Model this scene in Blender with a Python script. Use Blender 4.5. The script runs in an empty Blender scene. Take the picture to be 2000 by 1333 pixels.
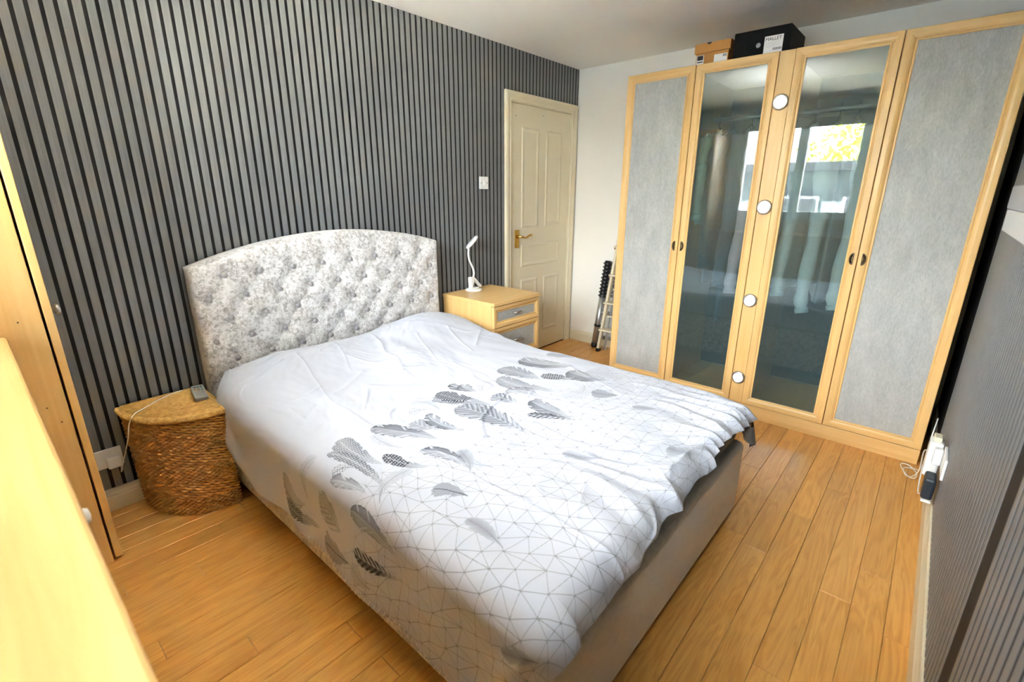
import bpy, bmesh, math, random
import numpy as np
from mathutils import Matrix, Vector
random.seed(7)
scene = bpy.context.scene
COL = scene.collection

# ------------------------------------------------------------------ camera
cd = bpy.data.cameras.new('camera'); cam = bpy.data.objects.new('camera', cd); COL.objects.link(cam)
cd.sensor_width = 36.0; cd.lens = 932.45 * 36 / 2000; cd.clip_start = 0.02; cd.clip_end = 200
cam.matrix_world = Matrix.Translation((-3.732, -2.529, 1.35)) @ (Matrix.Rotation(math.radians(-48.791), 4, 'Z') @ Matrix.Rotation(math.radians(72.791), 4, 'X') @ Matrix.Rotation(math.radians(0.1456), 4, 'Z'))
cd.dof.use_dof = True; cd.dof.focus_distance = 2.4; cd.dof.aperture_fstop = 3.2
scene.camera = cam
scene.view_settings.view_transform = 'Standard'; scene.view_settings.look = 'None'
scene.view_settings.gamma = 1.0; scene.view_settings.use_curve_mapping = False
scene.view_settings.exposure = 3.55

# ------------------------------------------------------------------ daylight (overcast sky through the window behind the camera)
wd = bpy.data.worlds.new('sky'); scene.world = wd; wd.use_nodes = True
bgn = wd.node_tree.nodes['Background']; bgn.inputs[0].default_value = (0.90, 0.95, 1.0, 1); bgn.inputs[1].default_value = 3.5
pl = bpy.data.lights.new('window_portal', 'AREA'); pl.shape = 'RECTANGLE'; pl.size = 1.20; pl.size_y = 2.0
pl.cycles.is_portal = True
po = bpy.data.objects.new('window_portal', pl); COL.objects.link(po)
po.matrix_world = Matrix.Translation((-4.30, -1.48, 1.65)) @ Matrix.Rotation(math.radians(-90), 4, 'Y')
sl_ = bpy.data.lights.new('sun', 'SUN'); sl_.energy = 170; sl_.angle = .02; sl_.color = (1.0, .95, .86)
so = bpy.data.objects.new('sun', sl_); COL.objects.link(so)
so.rotation_euler = Vector((-.34, -.58, -.74)).to_track_quat('-Z', 'Y').to_euler()      # shines on the garden side, not into the room
scene.cycles.max_bounces = 10; scene.cycles.diffuse_bounces = 6; scene.cycles.transparent_max_bounces = 12
scene.cycles.caustics_reflective = False; scene.cycles.caustics_refractive = False

# ------------------------------------------------------------------ materials
def srgb(r, g, b):
    f = lambda c: (c / 255) / 12.92 if c / 255 <= .04045 else ((c / 255 + .055) / 1.055) ** 2.4
    return (f(r), f(g), f(b), 1)
def mat(name, col=(.8, .8, .8, 1), rough=.5, metal=0.0, spec=.5, coat=0.0, sheen=0.0):
    m = bpy.data.materials.new(name); m.use_nodes = True
    b = m.node_tree.nodes['Principled BSDF']
    b.inputs['Base Color'].default_value = col; b.inputs['Roughness'].default_value = rough
    b.inputs['Metallic'].default_value = metal; b.inputs['Specular IOR Level'].default_value = spec
    b.inputs['Coat Weight'].default_value = coat; b.inputs['Sheen Weight'].default_value = sheen
    m.diffuse_color = col
    return m, m.node_tree.nodes, m.node_tree.links, b
def coords(n, l, scale=(1, 1, 1), kind='Object', rot=(0, 0, 0)):
    tc = n.new('ShaderNodeTexCoord'); mp = n.new('ShaderNodeMapping')
    mp.inputs['Scale'].default_value = scale; mp.inputs['Rotation'].default_value = rot
    l.new(tc.outputs[kind], mp.inputs[0]); return mp.outputs[0]
def noise(n, l, vec, scale=5, detail=4, rough=.5, dist=0.0):
    t = n.new('ShaderNodeTexNoise'); t.inputs['Scale'].default_value = scale; t.inputs['Detail'].default_value = detail
    t.inputs['Roughness'].default_value = rough; t.inputs['Distortion'].default_value = dist
    if vec is not None: l.new(vec, t.inputs['Vector'])
    return t.outputs['Fac']
def ramp(n, l, fac, stops):
    r = n.new('ShaderNodeValToRGB'); e = r.color_ramp.elements
    while len(e) < len(stops): e.new(.5)
    for k, (p, c) in enumerate(stops): e[k].position = p; e[k].color = c
    l.new(fac, r.inputs[0]); return r.outputs[0]
def bump(n, l, b, h, strength=.2, dist=.01):
    t = n.new('ShaderNodeBump'); t.inputs['Strength'].default_value = strength; t.inputs['Distance'].default_value = dist
    l.new(h, t.inputs['Height']); l.new(t.outputs[0], b.inputs['Normal'])
def mathn(n, l, op, a, b=None, c=None):
    t = n.new('ShaderNodeMath'); t.operation = op
    for k, v in enumerate((a, b, c)):
        if v is None: continue
        if isinstance(v, (int, float)): t.inputs[k].default_value = v
        else: l.new(v, t.inputs[k])
    return t.outputs[0]
def mixc(n, l, fac, a, b, kind='MIX'):
    t = n.new('ShaderNodeMix'); t.data_type = 'RGBA'; t.blend_type = kind
    if isinstance(fac, (int, float)): t.inputs[0].default_value = fac
    else: l.new(fac, t.inputs[0])
    for k, v in ((6, a), (7, b)):
        if isinstance(v, tuple): t.inputs[k].default_value = v
        else: l.new(v, t.inputs[k])
    return t.outputs[2]

def wood_mat(name, c1, c2, axis, rough=.32, spec=.4):
    m, n, l, b = mat(name, c1, rough, spec=spec)
    sc = [22, 22, 22]; sc[axis] = 1.1
    v = coords(n, l, tuple(sc), 'Object')
    f = noise(n, l, v, 1.6, 5, .6, .5)
    l.new(ramp(n, l, f, [(.3, c2), (.62, c1)]), b.inputs['Base Color'])
    f2 = noise(n, l, v, 9, 2); bump(n, l, b, f2, .04, .002)
    return m
BEECH = srgb(230, 192, 130); BEECH2 = srgb(220, 177, 112)
M = {}
M['wood_z'] = wood_mat('beech_upright', BEECH, BEECH2, 2)
M['wood_y'] = wood_mat('beech_lengthwise', BEECH, BEECH2, 1)
M['wood_x'] = wood_mat('beech_crosswise', BEECH, BEECH2, 0)

# laminate planks: a slow grain figure and a tone of its own for each plank
m, n, l, b = mat('laminate_plank', srgb(205, 140, 62), .30, spec=.45)
oi = n.new('ShaderNodeObjectInfo')
tc = n.new('ShaderNodeTexCoord'); cmb = n.new('ShaderNodeCombineXYZ'); add = n.new('ShaderNodeVectorMath'); add.operation = 'ADD'
l.new(mathn(n, l, 'MULTIPLY', oi.outputs['Random'], 37.0), cmb.inputs[0]); l.new(mathn(n, l, 'MULTIPLY', oi.outputs['Random'], 11.0), cmb.inputs[1])
l.new(tc.outputs['Object'], add.inputs[0]); l.new(cmb.outputs[0], add.inputs[1])
mp = n.new('ShaderNodeMapping'); mp.inputs['Scale'].default_value = (1.4, 13, 13); l.new(add.outputs[0], mp.inputs[0])
f = noise(n, l, mp.outputs[0], 1.0, 3, .5, 1.2)
wv = mathn(n, l, 'FRACT', mathn(n, l, 'MULTIPLY', f, 7.0))
wv = mathn(n, l, 'ABSOLUTE', mathn(n, l, 'SUBTRACT', wv, .5))
mp2 = n.new('ShaderNodeMapping'); mp2.inputs['Scale'].default_value = (3, 120, 60); l.new(add.outputs[0], mp2.inputs[0])
f2 = noise(n, l, mp2.outputs[0], 1.0, 3)
base = ramp(n, l, wv, [(.0, srgb(190, 136, 66)), (.25, srgb(206, 153, 80)), (.5, srgb(214, 161, 88))])
c = mixc(n, l, .35, base, ramp(n, l, f2, [(.3, srgb(188, 131, 62)), (.7, srgb(220, 167, 94))]))
hv = n.new('ShaderNodeHueSaturation'); l.new(c, hv.inputs['Color'])
l.new(mathn(n, l, 'ADD', mathn(n, l, 'MULTIPLY', oi.outputs['Random'], .16), .93), hv.inputs['Value'])
l.new(hv.outputs[0], b.inputs['Base Color']); M['plank'] = m
M['underlay'] = mat('floor_underlay', srgb(96, 58, 24), .8)[0]

m, n, l, b = mat('slat_grey_vinyl', srgb(112, 114, 117), .40, spec=.7)
v = coords(n, l, (260, 260, 5), 'Object'); f = noise(n, l, v, 1, 3)
l.new(ramp(n, l, f, [(.25, srgb(104, 106, 109)), (.75, srgb(122, 124, 127))]), b.inputs['Base Color']); M['slat'] = m
M['gap'] = mat('slat_gap_black', srgb(20, 19, 20), .6, spec=.3)[0]
m, n, l, b = mat('white_emulsion', srgb(244, 242, 235), .85, spec=.25)
bump(n, l, b, noise(n, l, coords(n, l, (1, 1, 1)), 160, 2), .06, .002); M['wall'] = m
M['ceiling'] = mat('ceiling_white', srgb(250, 249, 247), .9, spec=.2)[0]
M['cream'] = mat('cream_gloss_paint', srgb(226, 217, 190), .35, spec=.5)[0]
M['upvc'] = mat('white_upvc', srgb(236, 238, 240), .3)[0]
M['plastic'] = mat('white_plastic', srgb(238, 238, 236), .3)[0]
M['plastic_grey'] = mat('grey_plastic', srgb(150, 152, 156), .4)[0]
M['black_plastic'] = mat('black_plastic', srgb(18, 18, 20), .4)[0]
M['slate_plastic'] = mat('slate_plastic', srgb(44, 52, 60), .45)[0]
M['chrome'] = mat('brushed_nickel', srgb(190, 188, 184), .28, 1.0)[0]
M['dark_metal'] = mat('antique_pewter', srgb(92, 80, 64), .35, 1.0)[0]
M['brass'] = mat('brass', srgb(214, 172, 84), .22, 1.0)[0]
M['alu'] = mat('aluminium', srgb(196, 198, 200), .35, .9)[0]
M['rust'] = mat('rusty_orange', srgb(196, 128, 52), .7)[0]

m, n, l, b = mat('concrete_laminate', srgb(176, 177, 174), .5, spec=.35)
v = coords(n, l, (1, 3, 1), 'Object'); f = noise(n, l, v, 5, 8, .65, .4); f2 = noise(n, l, v, 60, 3, .6)
c = ramp(n, l, f, [(.3, srgb(160, 161, 158)), (.7, srgb(186, 187, 184))])
l.new(mixc(n, l, .18, c, ramp(n, l, f2, [(.35, srgb(120, 120, 118)), (.65, srgb(215, 215, 212))])), b.inputs['Base Color']); M['concrete'] = m

def velvet(name, lo, mid, hi, scale):
    m, n, l, b = mat(name, mid, .55, spec=.5, sheen=.6)
    v = coords(n, l, (1, 1, 1), 'Object')
    f = noise(n, l, v, scale, 7, .68, .9); g = noise(n, l, v, scale * .28, 3, .5, 1.0)
    s = mathn(n, l, 'ADD', mathn(n, l, 'MULTIPLY', f, .72), mathn(n, l, 'MULTIPLY', g, .28))
    l.new(ramp(n, l, s, [(.41, lo), (.49, mid), (.56, hi)]), b.inputs['Base Color'])
    r = n.new('ShaderNodeMapRange'); r.inputs[1].default_value = .4; r.inputs[2].default_value = .6; r.inputs[3].default_value = .38; r.inputs[4].default_value = .7
    l.new(s, r.inputs[0]); l.new(r.outputs[0], b.inputs['Roughness'])
    bump(n, l, b, s, .35, .006)
    return m
M['velvet'] = velvet('silver_crushed_velvet', srgb(158, 154, 151), srgb(204, 201, 200), srgb(230, 229, 229), 62)
M['velvet_plain'] = velvet('taupe_velvet', srgb(166, 154, 138), srgb(176, 165, 149), srgb(184, 173, 158), 40)
M['button'] = mat('button_velvet', srgb(160, 156, 158), .35, sheen=.4)[0]
M['mattress'] = mat('grey_mattress_border', srgb(88, 88, 92), .8)[0]

# duvet print: ink and line distance are stored per vertex in cloth coordinates
m, n, l, b = mat('feather_print_cotton', srgb(232, 233, 240), .8, spec=.2, sheen=.15)
a1 = n.new('ShaderNodeAttribute'); a1.attribute_name = 'ink'; a2 = n.new('ShaderNodeAttribute'); a2.attribute_name = 'line'; a3 = n.new('ShaderNodeAttribute'); a3.attribute_name = 'mesh_mask'
ln = n.new('ShaderNodeMapRange'); ln.inputs[1].default_value = .0005; ln.inputs[2].default_value = .0014; ln.inputs[3].default_value = 1; ln.inputs[4].default_value = 0
l.new(a2.outputs['Fac'], ln.inputs[0])
c = mixc(n, l, mathn(n, l, 'MULTIPLY', mathn(n, l, 'MULTIPLY', ln.outputs[0], a3.outputs['Fac']), .75), srgb(187, 191, 203), srgb(104, 102, 102))
c = mixc(n, l, a1.outputs['Fac'], c, srgb(40, 44, 52))
l.new(c, b.inputs['Base Color'])
bump(n, l, b, noise(n, l, coords(n, l), 55, 3, .6, .8), .10, .006); M['duvet'] = m
m, n, l, b = mat('duvet_reverse_grey', srgb(96, 92, 90), .85)
M['duvet_reverse'] = m
M['stitch'] = mat('white_thread', srgb(225, 225, 222), .7)[0]

m, n, l, b = mat('seagrass_weave', srgb(176, 126, 62), .6, spec=.35)
f = noise(n, l, coords(n, l, (1, 1, 3)), 18, 3, .6); f3 = noise(n, l, coords(n, l, (1, 1, 4)), 60, 2)
c = mixc(n, l, .25, ramp(n, l, f, [(.3, srgb(156, 106, 48)), (.5, srgb(184, 134, 68)), (.7, srgb(204, 158, 90))]), ramp(n, l, f3, [(.3, srgb(120, 78, 32)), (.7, srgb(216, 172, 104))]))
l.new(c, b.inputs['Base Color']); M['wicker'] = m
m, n, l, b = mat('seagrass_lid', srgb(206, 164, 92), .6, spec=.35)
f = noise(n, l, coords(n, l, (1, 1, 1)), 60, 4, .7)
l.new(ramp(n, l, f, [(.3, srgb(182, 138, 70)), (.7, srgb(224, 186, 116))]), b.inputs['Base Color']); M['wicker_lid'] = m
M['shade_back'] = mat('interior_shade_teal', srgb(52, 66, 68), .7)[0]  # back panel: dim wardrobe interior put into the colour as dark teal
M['dark_inside'] = mat('basket_lining', srgb(70, 44, 20), .9)[0]

# wardrobe glass: tinted, hazy sheet with a clear reflection
def glass_mat(name, tint, haze, hazef, refl):
    m = bpy.data.materials.new(name); m.use_nodes = True; n = m.node_tree.nodes; l = m.node_tree.links; n.clear()
    o = n.new('ShaderNodeOutputMaterial'); tr = n.new('ShaderNodeBsdfTransparent'); tr.inputs[0].default_value = tint
    df = n.new('ShaderNodeBsdfDiffuse'); df.inputs[0].default_value = haze
    gl = n.new('ShaderNodeBsdfGlossy'); gl.inputs['Roughness'].default_value = .012; gl.inputs[0].default_value = (1, 1, 1, 1)
    lw = n.new('ShaderNodeFresnel'); lw.inputs[0].default_value = 1.5
    m1 = n.new('ShaderNodeMixShader'); m1.inputs[0].default_value = hazef; l.new(tr.outputs[0], m1.inputs[1]); l.new(df.outputs[0], m1.inputs[2])
    m2 = n.new('ShaderNodeMixShader'); l.new(mathn(n, l, 'MINIMUM', mathn(n, l, 'ADD', mathn(n, l, 'MULTIPLY', lw.outputs[0], 1.0), refl), 1.0), m2.inputs[0])
    l.new(m1.outputs[0], m2.inputs[1]); l.new(gl.outputs[0], m2.inputs[2]); l.new(m2.outputs[0], o.inputs[0])
    return m
M['glass'] = glass_mat('smoked_wardrobe_glass', (.86, .95, .95, 1), srgb(92, 116, 120), .20, .045)
M['pane'] = glass_mat('window_glass', (.97, .985, .98, 1), (.8, .8, .8, 1), .0, .0)
def emit_mat(name, col, s):
    m = bpy.data.materials.new(name); m.use_nodes = True; n = m.node_tree.nodes; n.clear()
    o = n.new('ShaderNodeOutputMaterial'); e = n.new('ShaderNodeEmission'); e.inputs[0].default_value = col; e.inputs[1].default_value = s
    m.node_tree.links.new(e.outputs[0], o.inputs[0]); return m
M['led'] = emit_mat('led_disc', (.80, .90, 1.0, 1), .28)
M['box_tan'] = mat('kraft_card', srgb(188, 134, 66), .7)[0]
M['box_black'] = mat('black_card', srgb(9, 9, 9), .7, spec=.2)[0]
M['paper'] = mat('label_paper', srgb(236, 236, 234), .6)[0]
M['ink'] = mat('printed_black', srgb(28, 28, 30), .6)[0]
M['steel_paint'] = mat('cream_ladder_paint', srgb(226, 214, 186), .45)[0]
for nm, c in dict(cloth_white=(226, 230, 228), cloth_green=(150, 190, 176), cloth_pink=(224, 198, 208), cloth_teal=(40, 74, 80), cloth_blue=(64, 92, 108), cloth_grey=(120, 132, 136)).items():
    m, n, l, b = mat(nm, srgb(*c), .85, sheen=.2); bump(n, l, b, noise(n, l, coords(n, l, (8, 8, 2)), 3, 3), .3, .02); M[nm] = m

# ------------------------------------------------------------------ mesh helpers
class MB:
    def __init__(s): s.v = []; s.f = []; s.sm = []
    def add(s, vs, fs, smooth=False):
        o = len(s.v); s.v += [tuple(map(float, p)) for p in vs]; s.f += [tuple(i + o for i in q) for q in fs]; s.sm += [smooth] * len(fs); return s
    def box(s, lo, hi, c=0.0):
        x0, y0, z0 = lo; x1, y1, z1 = hi
        if c <= 0:
            return s.add([(x0, y0, z0), (x1, y0, z0), (x1, y1, z0), (x0, y1, z0), (x0, y0, z1), (x1, y0, z1), (x1, y1, z1), (x0, y1, z1)],
                         [(0, 3, 2, 1), (4, 5, 6, 7), (0, 1, 5, 4), (1, 2, 6, 5), (2, 3, 7, 6), (3, 0, 4, 7)])
        bm = bmesh.new(); bmesh.ops.create_cube(bm, size=1)
        for v in bm.verts: v.co = Vector(((x0 + x1) / 2 + v.co.x * (x1 - x0), (y0 + y1) / 2 + v.co.y * (y1 - y0), (z0 + z1) / 2 + v.co.z * (z1 - z0)))
        bmesh.ops.bevel(bm, geom=bm.edges[:], offset=c, segments=2 if c < .02 else 4, profile=.5, affect='EDGES')
        bm.verts.index_update()
        s.add([v.co[:] for v in bm.verts], [tuple(v.index for v in f.verts) for f in bm.faces], c >= .02); bm.free(); return s
    def tube(s, pts, r, k=10, cap=True):
        pts = [Vector(p) for p in pts]; rr = r if isinstance(r, (list, tuple)) else [r] * len(pts); vs = []; fs = []
        up = None
        for i, p in enumerate(pts):
            d = (pts[min(i + 1, len(pts) - 1)] - pts[max(i - 1, 0)]).normalized()
            if up is None: up = Vector((0, 0, 1)) if abs(d.z) < .9 else Vector((1, 0, 0))
            a = d.cross(up).normalized(); b2 = a.cross(d).normalized(); up = b2
            for j in range(k):
                t = 2 * math.pi * j / k; vs.append(p + (a * math.cos(t) + b2 * math.sin(t)) * rr[i])
        for i in range(len(pts) - 1):
            for j in range(k): fs.append((i * k + j, i * k + (j + 1) % k, (i + 1) * k + (j + 1) % k, (i + 1) * k + j))
        if cap: fs += [tuple(range(k))[::-1], tuple(range((len(pts) - 1) * k, len(pts) * k))]
        return s.add(vs, fs, True)
    def lathe(s, c, prof, axis=(0, 0, 1), k=24):
        ax = Vector(axis).normalized(); a = ax.orthogonal().normalized(); b2 = ax.cross(a); c = Vector(c); vs = []; fs = []
        for r, h in prof:
            for j in range(k):
                t = 2 * math.pi * j / k; vs.append(c + ax * h + (a * math.cos(t) + b2 * math.sin(t)) * max(r, 1e-5))
        for i in range(len(prof) - 1):
            for j in range(k): fs.append((i * k + j, i * k + (j + 1) % k, (i + 1) * k + (j + 1) % k, (i + 1) * k + j))
        return s.add(vs, fs, True)
    def prism(s, poly, o, U, V, N, h):
        o, U, V, N = map(Vector, (o, U, V, N)); k = len(poly)
        vs = [o + U * a + V * b2 for a, b2 in poly] + [o + U * a + V * b2 + N * h for a, b2 in poly]
        return s.add(vs, [tuple(range(k))[::-1], tuple(range(k, 2 * k))] + [(i, (i + 1) % k, k + (i + 1) % k, k + i) for i in range(k)])
    def mesh(s, name):
        me = bpy.data.meshes.new(name); me.from_pydata(s.v, [], s.f)
        me.polygons.foreach_set('use_smooth', s.sm)
        bm = bmesh.new(); bm.from_mesh(me); bmesh.ops.recalc_face_normals(bm, faces=bm.faces); bm.to_mesh(me); bm.free()
        me.update(); return me
def wpos(o):
    return o.location.copy() if o.parent is None else wpos(o.parent) + o.matrix_parent_inverse.translation + o.location
def link(name, me, mt=None, parent=None, loc=None):
    o = bpy.data.objects.new(name, me); COL.objects.link(o)
    if mt is not None and me is not None and not me.materials: me.materials.append(mt)
    if loc is not None: o.location = loc
    if parent is not None:
        o.parent = parent
        if loc is None: o.matrix_parent_inverse = Matrix.Translation(-wpos(parent))
    return o
def tag(o, label, cat, group=None, kind=None):
    if label: o['label'] = label
    if cat: o['category'] = cat
    if group: o['group'] = group
    if kind: o['kind'] = kind
    return o
def thing(name, loc, label, cat, group=None):
    o = bpy.data.objects.new(name, None); COL.objects.link(o); o.location = loc; o.empty_display_size = .1
    return tag(o, label, cat, group)
def struct(name, mb, mt, label=None):
    o = link(name, mb.mesh(name), mt); o['kind'] = 'structure'
    if label: o['label'] = label
    return o
def B(name, lo, hi, mt, parent=None, c=.0015):
    return link(name, MB().box(lo, hi, c).mesh(name), mt, parent)
def smooth_path(pts, n=8):
    pts = [Vector(p) for p in pts]; out = []
    for i in range(len(pts) - 1):
        p0, p1, p2, p3 = pts[max(i - 1, 0)], pts[i], pts[i + 1], pts[min(i + 2, len(pts) - 1)]
        for k in range(n):
            t = k / n; out.append(.5 * ((2 * p1) + (p2 - p0) * t + (2 * p0 - 5 * p1 + 4 * p2 - p3) * t * t + (3 * p1 - p0 - 3 * p2 + p3) * t ** 3))
    return out + [pts[-1]]
def text(name, body, size, o, U, V, N, mt, parent, align='LEFT'):
    cu = bpy.data.curves.new(name, 'FONT'); cu.body = body; cu.size = size; cu.extrude = .0002; cu.align_x = align
    t = bpy.data.objects.new(name, cu); COL.objects.link(t)
    me = bpy.data.meshes.new_from_object(t.evaluated_get(bpy.context.evaluated_depsgraph_get()))
    bpy.data.objects.remove(t); U, V, N, o = map(Vector, (U, V, N, o))
    me.transform(Matrix(((U.x, V.x, N.x, o.x), (U.y, V.y, N.y, o.y), (U.z, V.z, N.z, o.z), (0, 0, 0, 1))))
    me.materials.clear(); return link(name, me, mt, parent)
X_, Y_, Z_ = Vector((1, 0, 0)), Vector((0, 1, 0)), Vector((0, 0, 1))

# ------------------------------------------------------------------ the room
XW, YR, H = -4.15, -2.728, 2.335            # window wall, right wall, ceiling
T = .20
fl = struct('floor', MB().box((XW - T, YR - T, -.12), (T, T, -.010)), M['underlay'])
pitch = .0953; row = 0; y = -.012 + .0953 * .36
rng = random.Random(3)
while y > YR:
    y0 = max(y - pitch, YR); y1 = min(y, 0.0)
    x = -rng.random() * 1.2
    if abs((y0 + y1) / 2 + 2.49) < .06: x = -1.98 + 1.2
    if abs((y0 + y1) / 2 + 2.67) < .06: x = -2.06 + 1.2
    if abs((y0 + y1) / 2 + 2.12) < .05: x = -1.86 + 1.2
    xs = [0.0]
    while x > XW:
        if x < -.05: xs.append(x)
        x -= 1.2
    xs.append(XW)
    for a, b_ in zip(xs[:-1], xs[1:]):
        if a - b_ < .02: continue
        w2, l2, c = (y1 - y0) / 2 - .0004, (a - b_) / 2 - .0004, .0018
        mb = MB(); lv = [(-l2, -w2), (l2, -w2), (l2, w2), (-l2, w2)]; tv = [(-l2 + c * .7, -w2 + c), (l2 - c * .7, -w2 + c), (l2 - c * .7, w2 - c), (-l2 + c * .7, w2 - c)]
        mb.add([(u, v, -.010) for u, v in lv] + [(u, v, -.0016) for u, v in lv] + [(u, v, 0) for u, v in tv],
               [(8, 9, 10, 11)] + [(i, (i + 1) % 4, 4 + (i + 1) % 4, 4 + i) for i in range(4)] + [(4 + i, 4 + (i + 1) % 4, 8 + (i + 1) % 4, 8 + i) for i in range(4)])
        link('plank', mb.mesh('plank'), M['plank'], fl, ((a + b_) / 2, (y0 + y1) / 2, 0))
    y -= pitch
struct('ceiling', MB().box((XW - T, YR - T, H), (T, T, H + .15)), M['ceiling'])
# left wall (headboard wall) with the door opening
DX0, DX1, DH = -.868, -.088, 1.990
wl = struct('wall_left', MB().box((XW - T, 0, -.12), (DX0, T, H)).box((DX1, 0, -.12), (T, T, H)).box((DX0, 0, DH), (DX1, T, H)).box((DX0, .10, -.12), (DX1, T, DH)), M['gap'])
SP, SW = .0404, .0272
def slat_mesh(z0, z1, ax):
    t = .0011; w = SW / 2
    mb = MB().box((-w, -t, z0), (w, 0, z1)) if ax == 'x' else MB().box((-w, 0, z0), (w, t, z1))
    me = mb.mesh('slat'); me.materials.append(M['slat']); return me
full, short = slat_mesh(.10, H, 'x'), slat_mesh(2.062, H, 'x')
i = 0; x = -.024
while x > XW + .02:
    link('slat', short if x > -.95 else full, None, wl, (x, 0, 0)); x -= SP
wr = struct('wall_right', MB().box((XW - T, YR - T, -.12), (T, YR, H)), M['gap'])
fullr = slat_mesh(.12, H, 'r'); x = -.725          # slats left out; bare black stands in for shade in the wardrobe gap
while x > XW + .02:
    if not (-2.56 < x < -2.475): link('slat', fullr, None, wr, (x, YR, 0))
    x -= SP
struct('wall_back', MB().box((0, YR - T, -.12), (T, T, H)), M['wall'])
# window wall behind the camera
WY0, WY1, WZ0, WZ1 = -2.45, -.50, 1.08, 2.22
struct('wall_front', MB().box((XW - T, YR - T, -.12), (XW, WY0, H)).box((XW - T, WY1, -.12), (XW, T, H)).box((XW - T, WY0, -.12), (XW, WY1, WZ0)).box((XW - T, WY0, WZ1), (XW, WY1, H)), M['wall'])
# skirting boards: an ogee profile swept along the wall
def skirting(name, o, U, N, ln, h, t):
    pf = [(0, 0), (t, 0), (t, h * .62), (t * .8, h * .68), (t * .85, h * .74), (t * .55, h * .86), (t * .45, h * .97), (t * .2, h), (0, h)]
    mb = MB().prism(pf, o, N, Z_, U, ln)
    return struct(name, mb, M['cream'])
skirting('baseboard_left', (XW, -.0002, 0), X_, -Y_, -.95 - XW, .10, .018)
skirting('baseboard_back', (-.0002, -.02, 0), -Y_, -X_, .80, .10, .018)
skirting('baseboard_right', (XW, YR + .0002, 0), X_, Y_, -.03 - XW, .135, .016)

# ------------------------------------------------------------------ door
dr = struct('door_1', MB().box((DX0 + .004, .004, .006), (DX1 - .004, .044, DH - .006), .002), M['cream'], 'cream moulded door with brass lever handle')
def moulding(x0, x1, z0, z1):
    mb = MB(); pf = [(0, 0), (.006, -.0032), (.014, -.0040), (.022, -.0015), (.030, -.0012), (.036, 0)]
    for (o, U, V, L) in (((x0, z0), (1, 0), (0, 1), x1 - x0), ((x1, z0), (0, 1), (-1, 0), z1 - z0), ((x1, z1), (-1, 0), (0, -1), x1 - x0), ((x0, z1), (0, -1), (1, 0), z1 - z0)):
        vs = []
        for t, h in pf:
            for e in (t, L - t): vs.append((o[0] + U[0] * e + V[0] * t, .004 + h * 1.3, o[1] + U[1] * e + V[1] * t))
        mb.add(vs, [(2 * k, 2 * k + 1, 2 * k + 3, 2 * k + 2) for k in range(len(pf) - 1)], True)
    return mb
for (x0, x1, z0, z1) in ((-.735, -.52, 1.085, 1.83), (-.43, -.215, 1.085, 1.83), (-.735, -.215, .77, .955), (-.735, -.52, .17, .665), (-.43, -.215, .17, .665)):
    link('door_panel', moulding(x0, x1, z0, z1).mesh('door_panel'), M['cream'], dr)
hp = B('handle_plate', (-.812, -.008, .93), (-.768, .004, 1.072), M['brass'], dr, .003); hp['label'] = 'brass backplate'
lv = MB().lathe((-.79, -.008, 1.02), [(.010, 0), (.012, -.006), (.008, -.012), (.008, -.044), (.0, -.046)], (0, 1, 0), 16)
lv.tube(smooth_path([(-.79, -.046, 1.020), (-.765, -.050, 1.016), (-.735, -.050, 1.010), (-.70, -.050, 1.022), (-.675, -.050, 1.030), (-.66, -.046, 1.026)]), [.007] * 20 + [.008] * 16 + [.009] * 5)
link('lever', lv.mesh('lever'), M['brass'], hp)
for z in (.30, 1.02, 1.73):
    B('hinge', (DX1 - .012, -.004, z - .045), (DX1 + .004, .010, z + .045), M['cream'], dr, .002)
for (sx, sz) in ((-.47, 1.934), (-.80, 1.90)):
    link('nail_hole', MB().lathe((sx, .0035, sz), [(0, -.001), (.004, -.001), (.004, .001)], (0, 1, 0), 10).mesh('nail_hole'), M['dark_metal'], dr)
fr = struct('trim_1', MB().box((DX0 - .001, .0005, 0), (DX0 + .0025, .10, DH)).box((DX1 - .0025, .0005, 0), (DX1 + .001, .10, DH)).box((DX0, .0005, DH - .003), (DX1, .10, DH + .001)), M['cream'], 'cream door lining')
def archi(name, o, U, V, L, m0, m1):
    w = .068; pf = [(0, 0), (0, .010), (.008, .016), (.020, .014), (.028, .017), (.046, .022), (.060, .021), (.068, .017), (.068, 0)]
    vs = []
    for t, h in pf:
        for e in (0 + t * m0, L - t * m1):
            vs.append((o[0] + U[0] * e - V[0] * t, -h - .0003, o[1] + U[1] * e - V[1] * t))
    k = len(pf)
    mb = MB().add(vs, [(2 * i, 2 * i + 1, 2 * ((i + 1) % k) + 1, 2 * ((i + 1) % k)) for i in range(k)] + [tuple(range(0, 2 * k, 2)), tuple(range(1, 2 * k, 2))])
    link(name, mb.mesh(name), M['cream'], fr)
archi('architrave', (DX0, 0), (0, 1), (1, 0), DH, 0, -1)
archi('architrave', (DX0, DH), (1, 0), (0, -1), DX1 - DX0, -1, -1)
archi('architrave', (DX1, 0), (0, 1), (-1, 0), DH, 0, -1)

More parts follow.
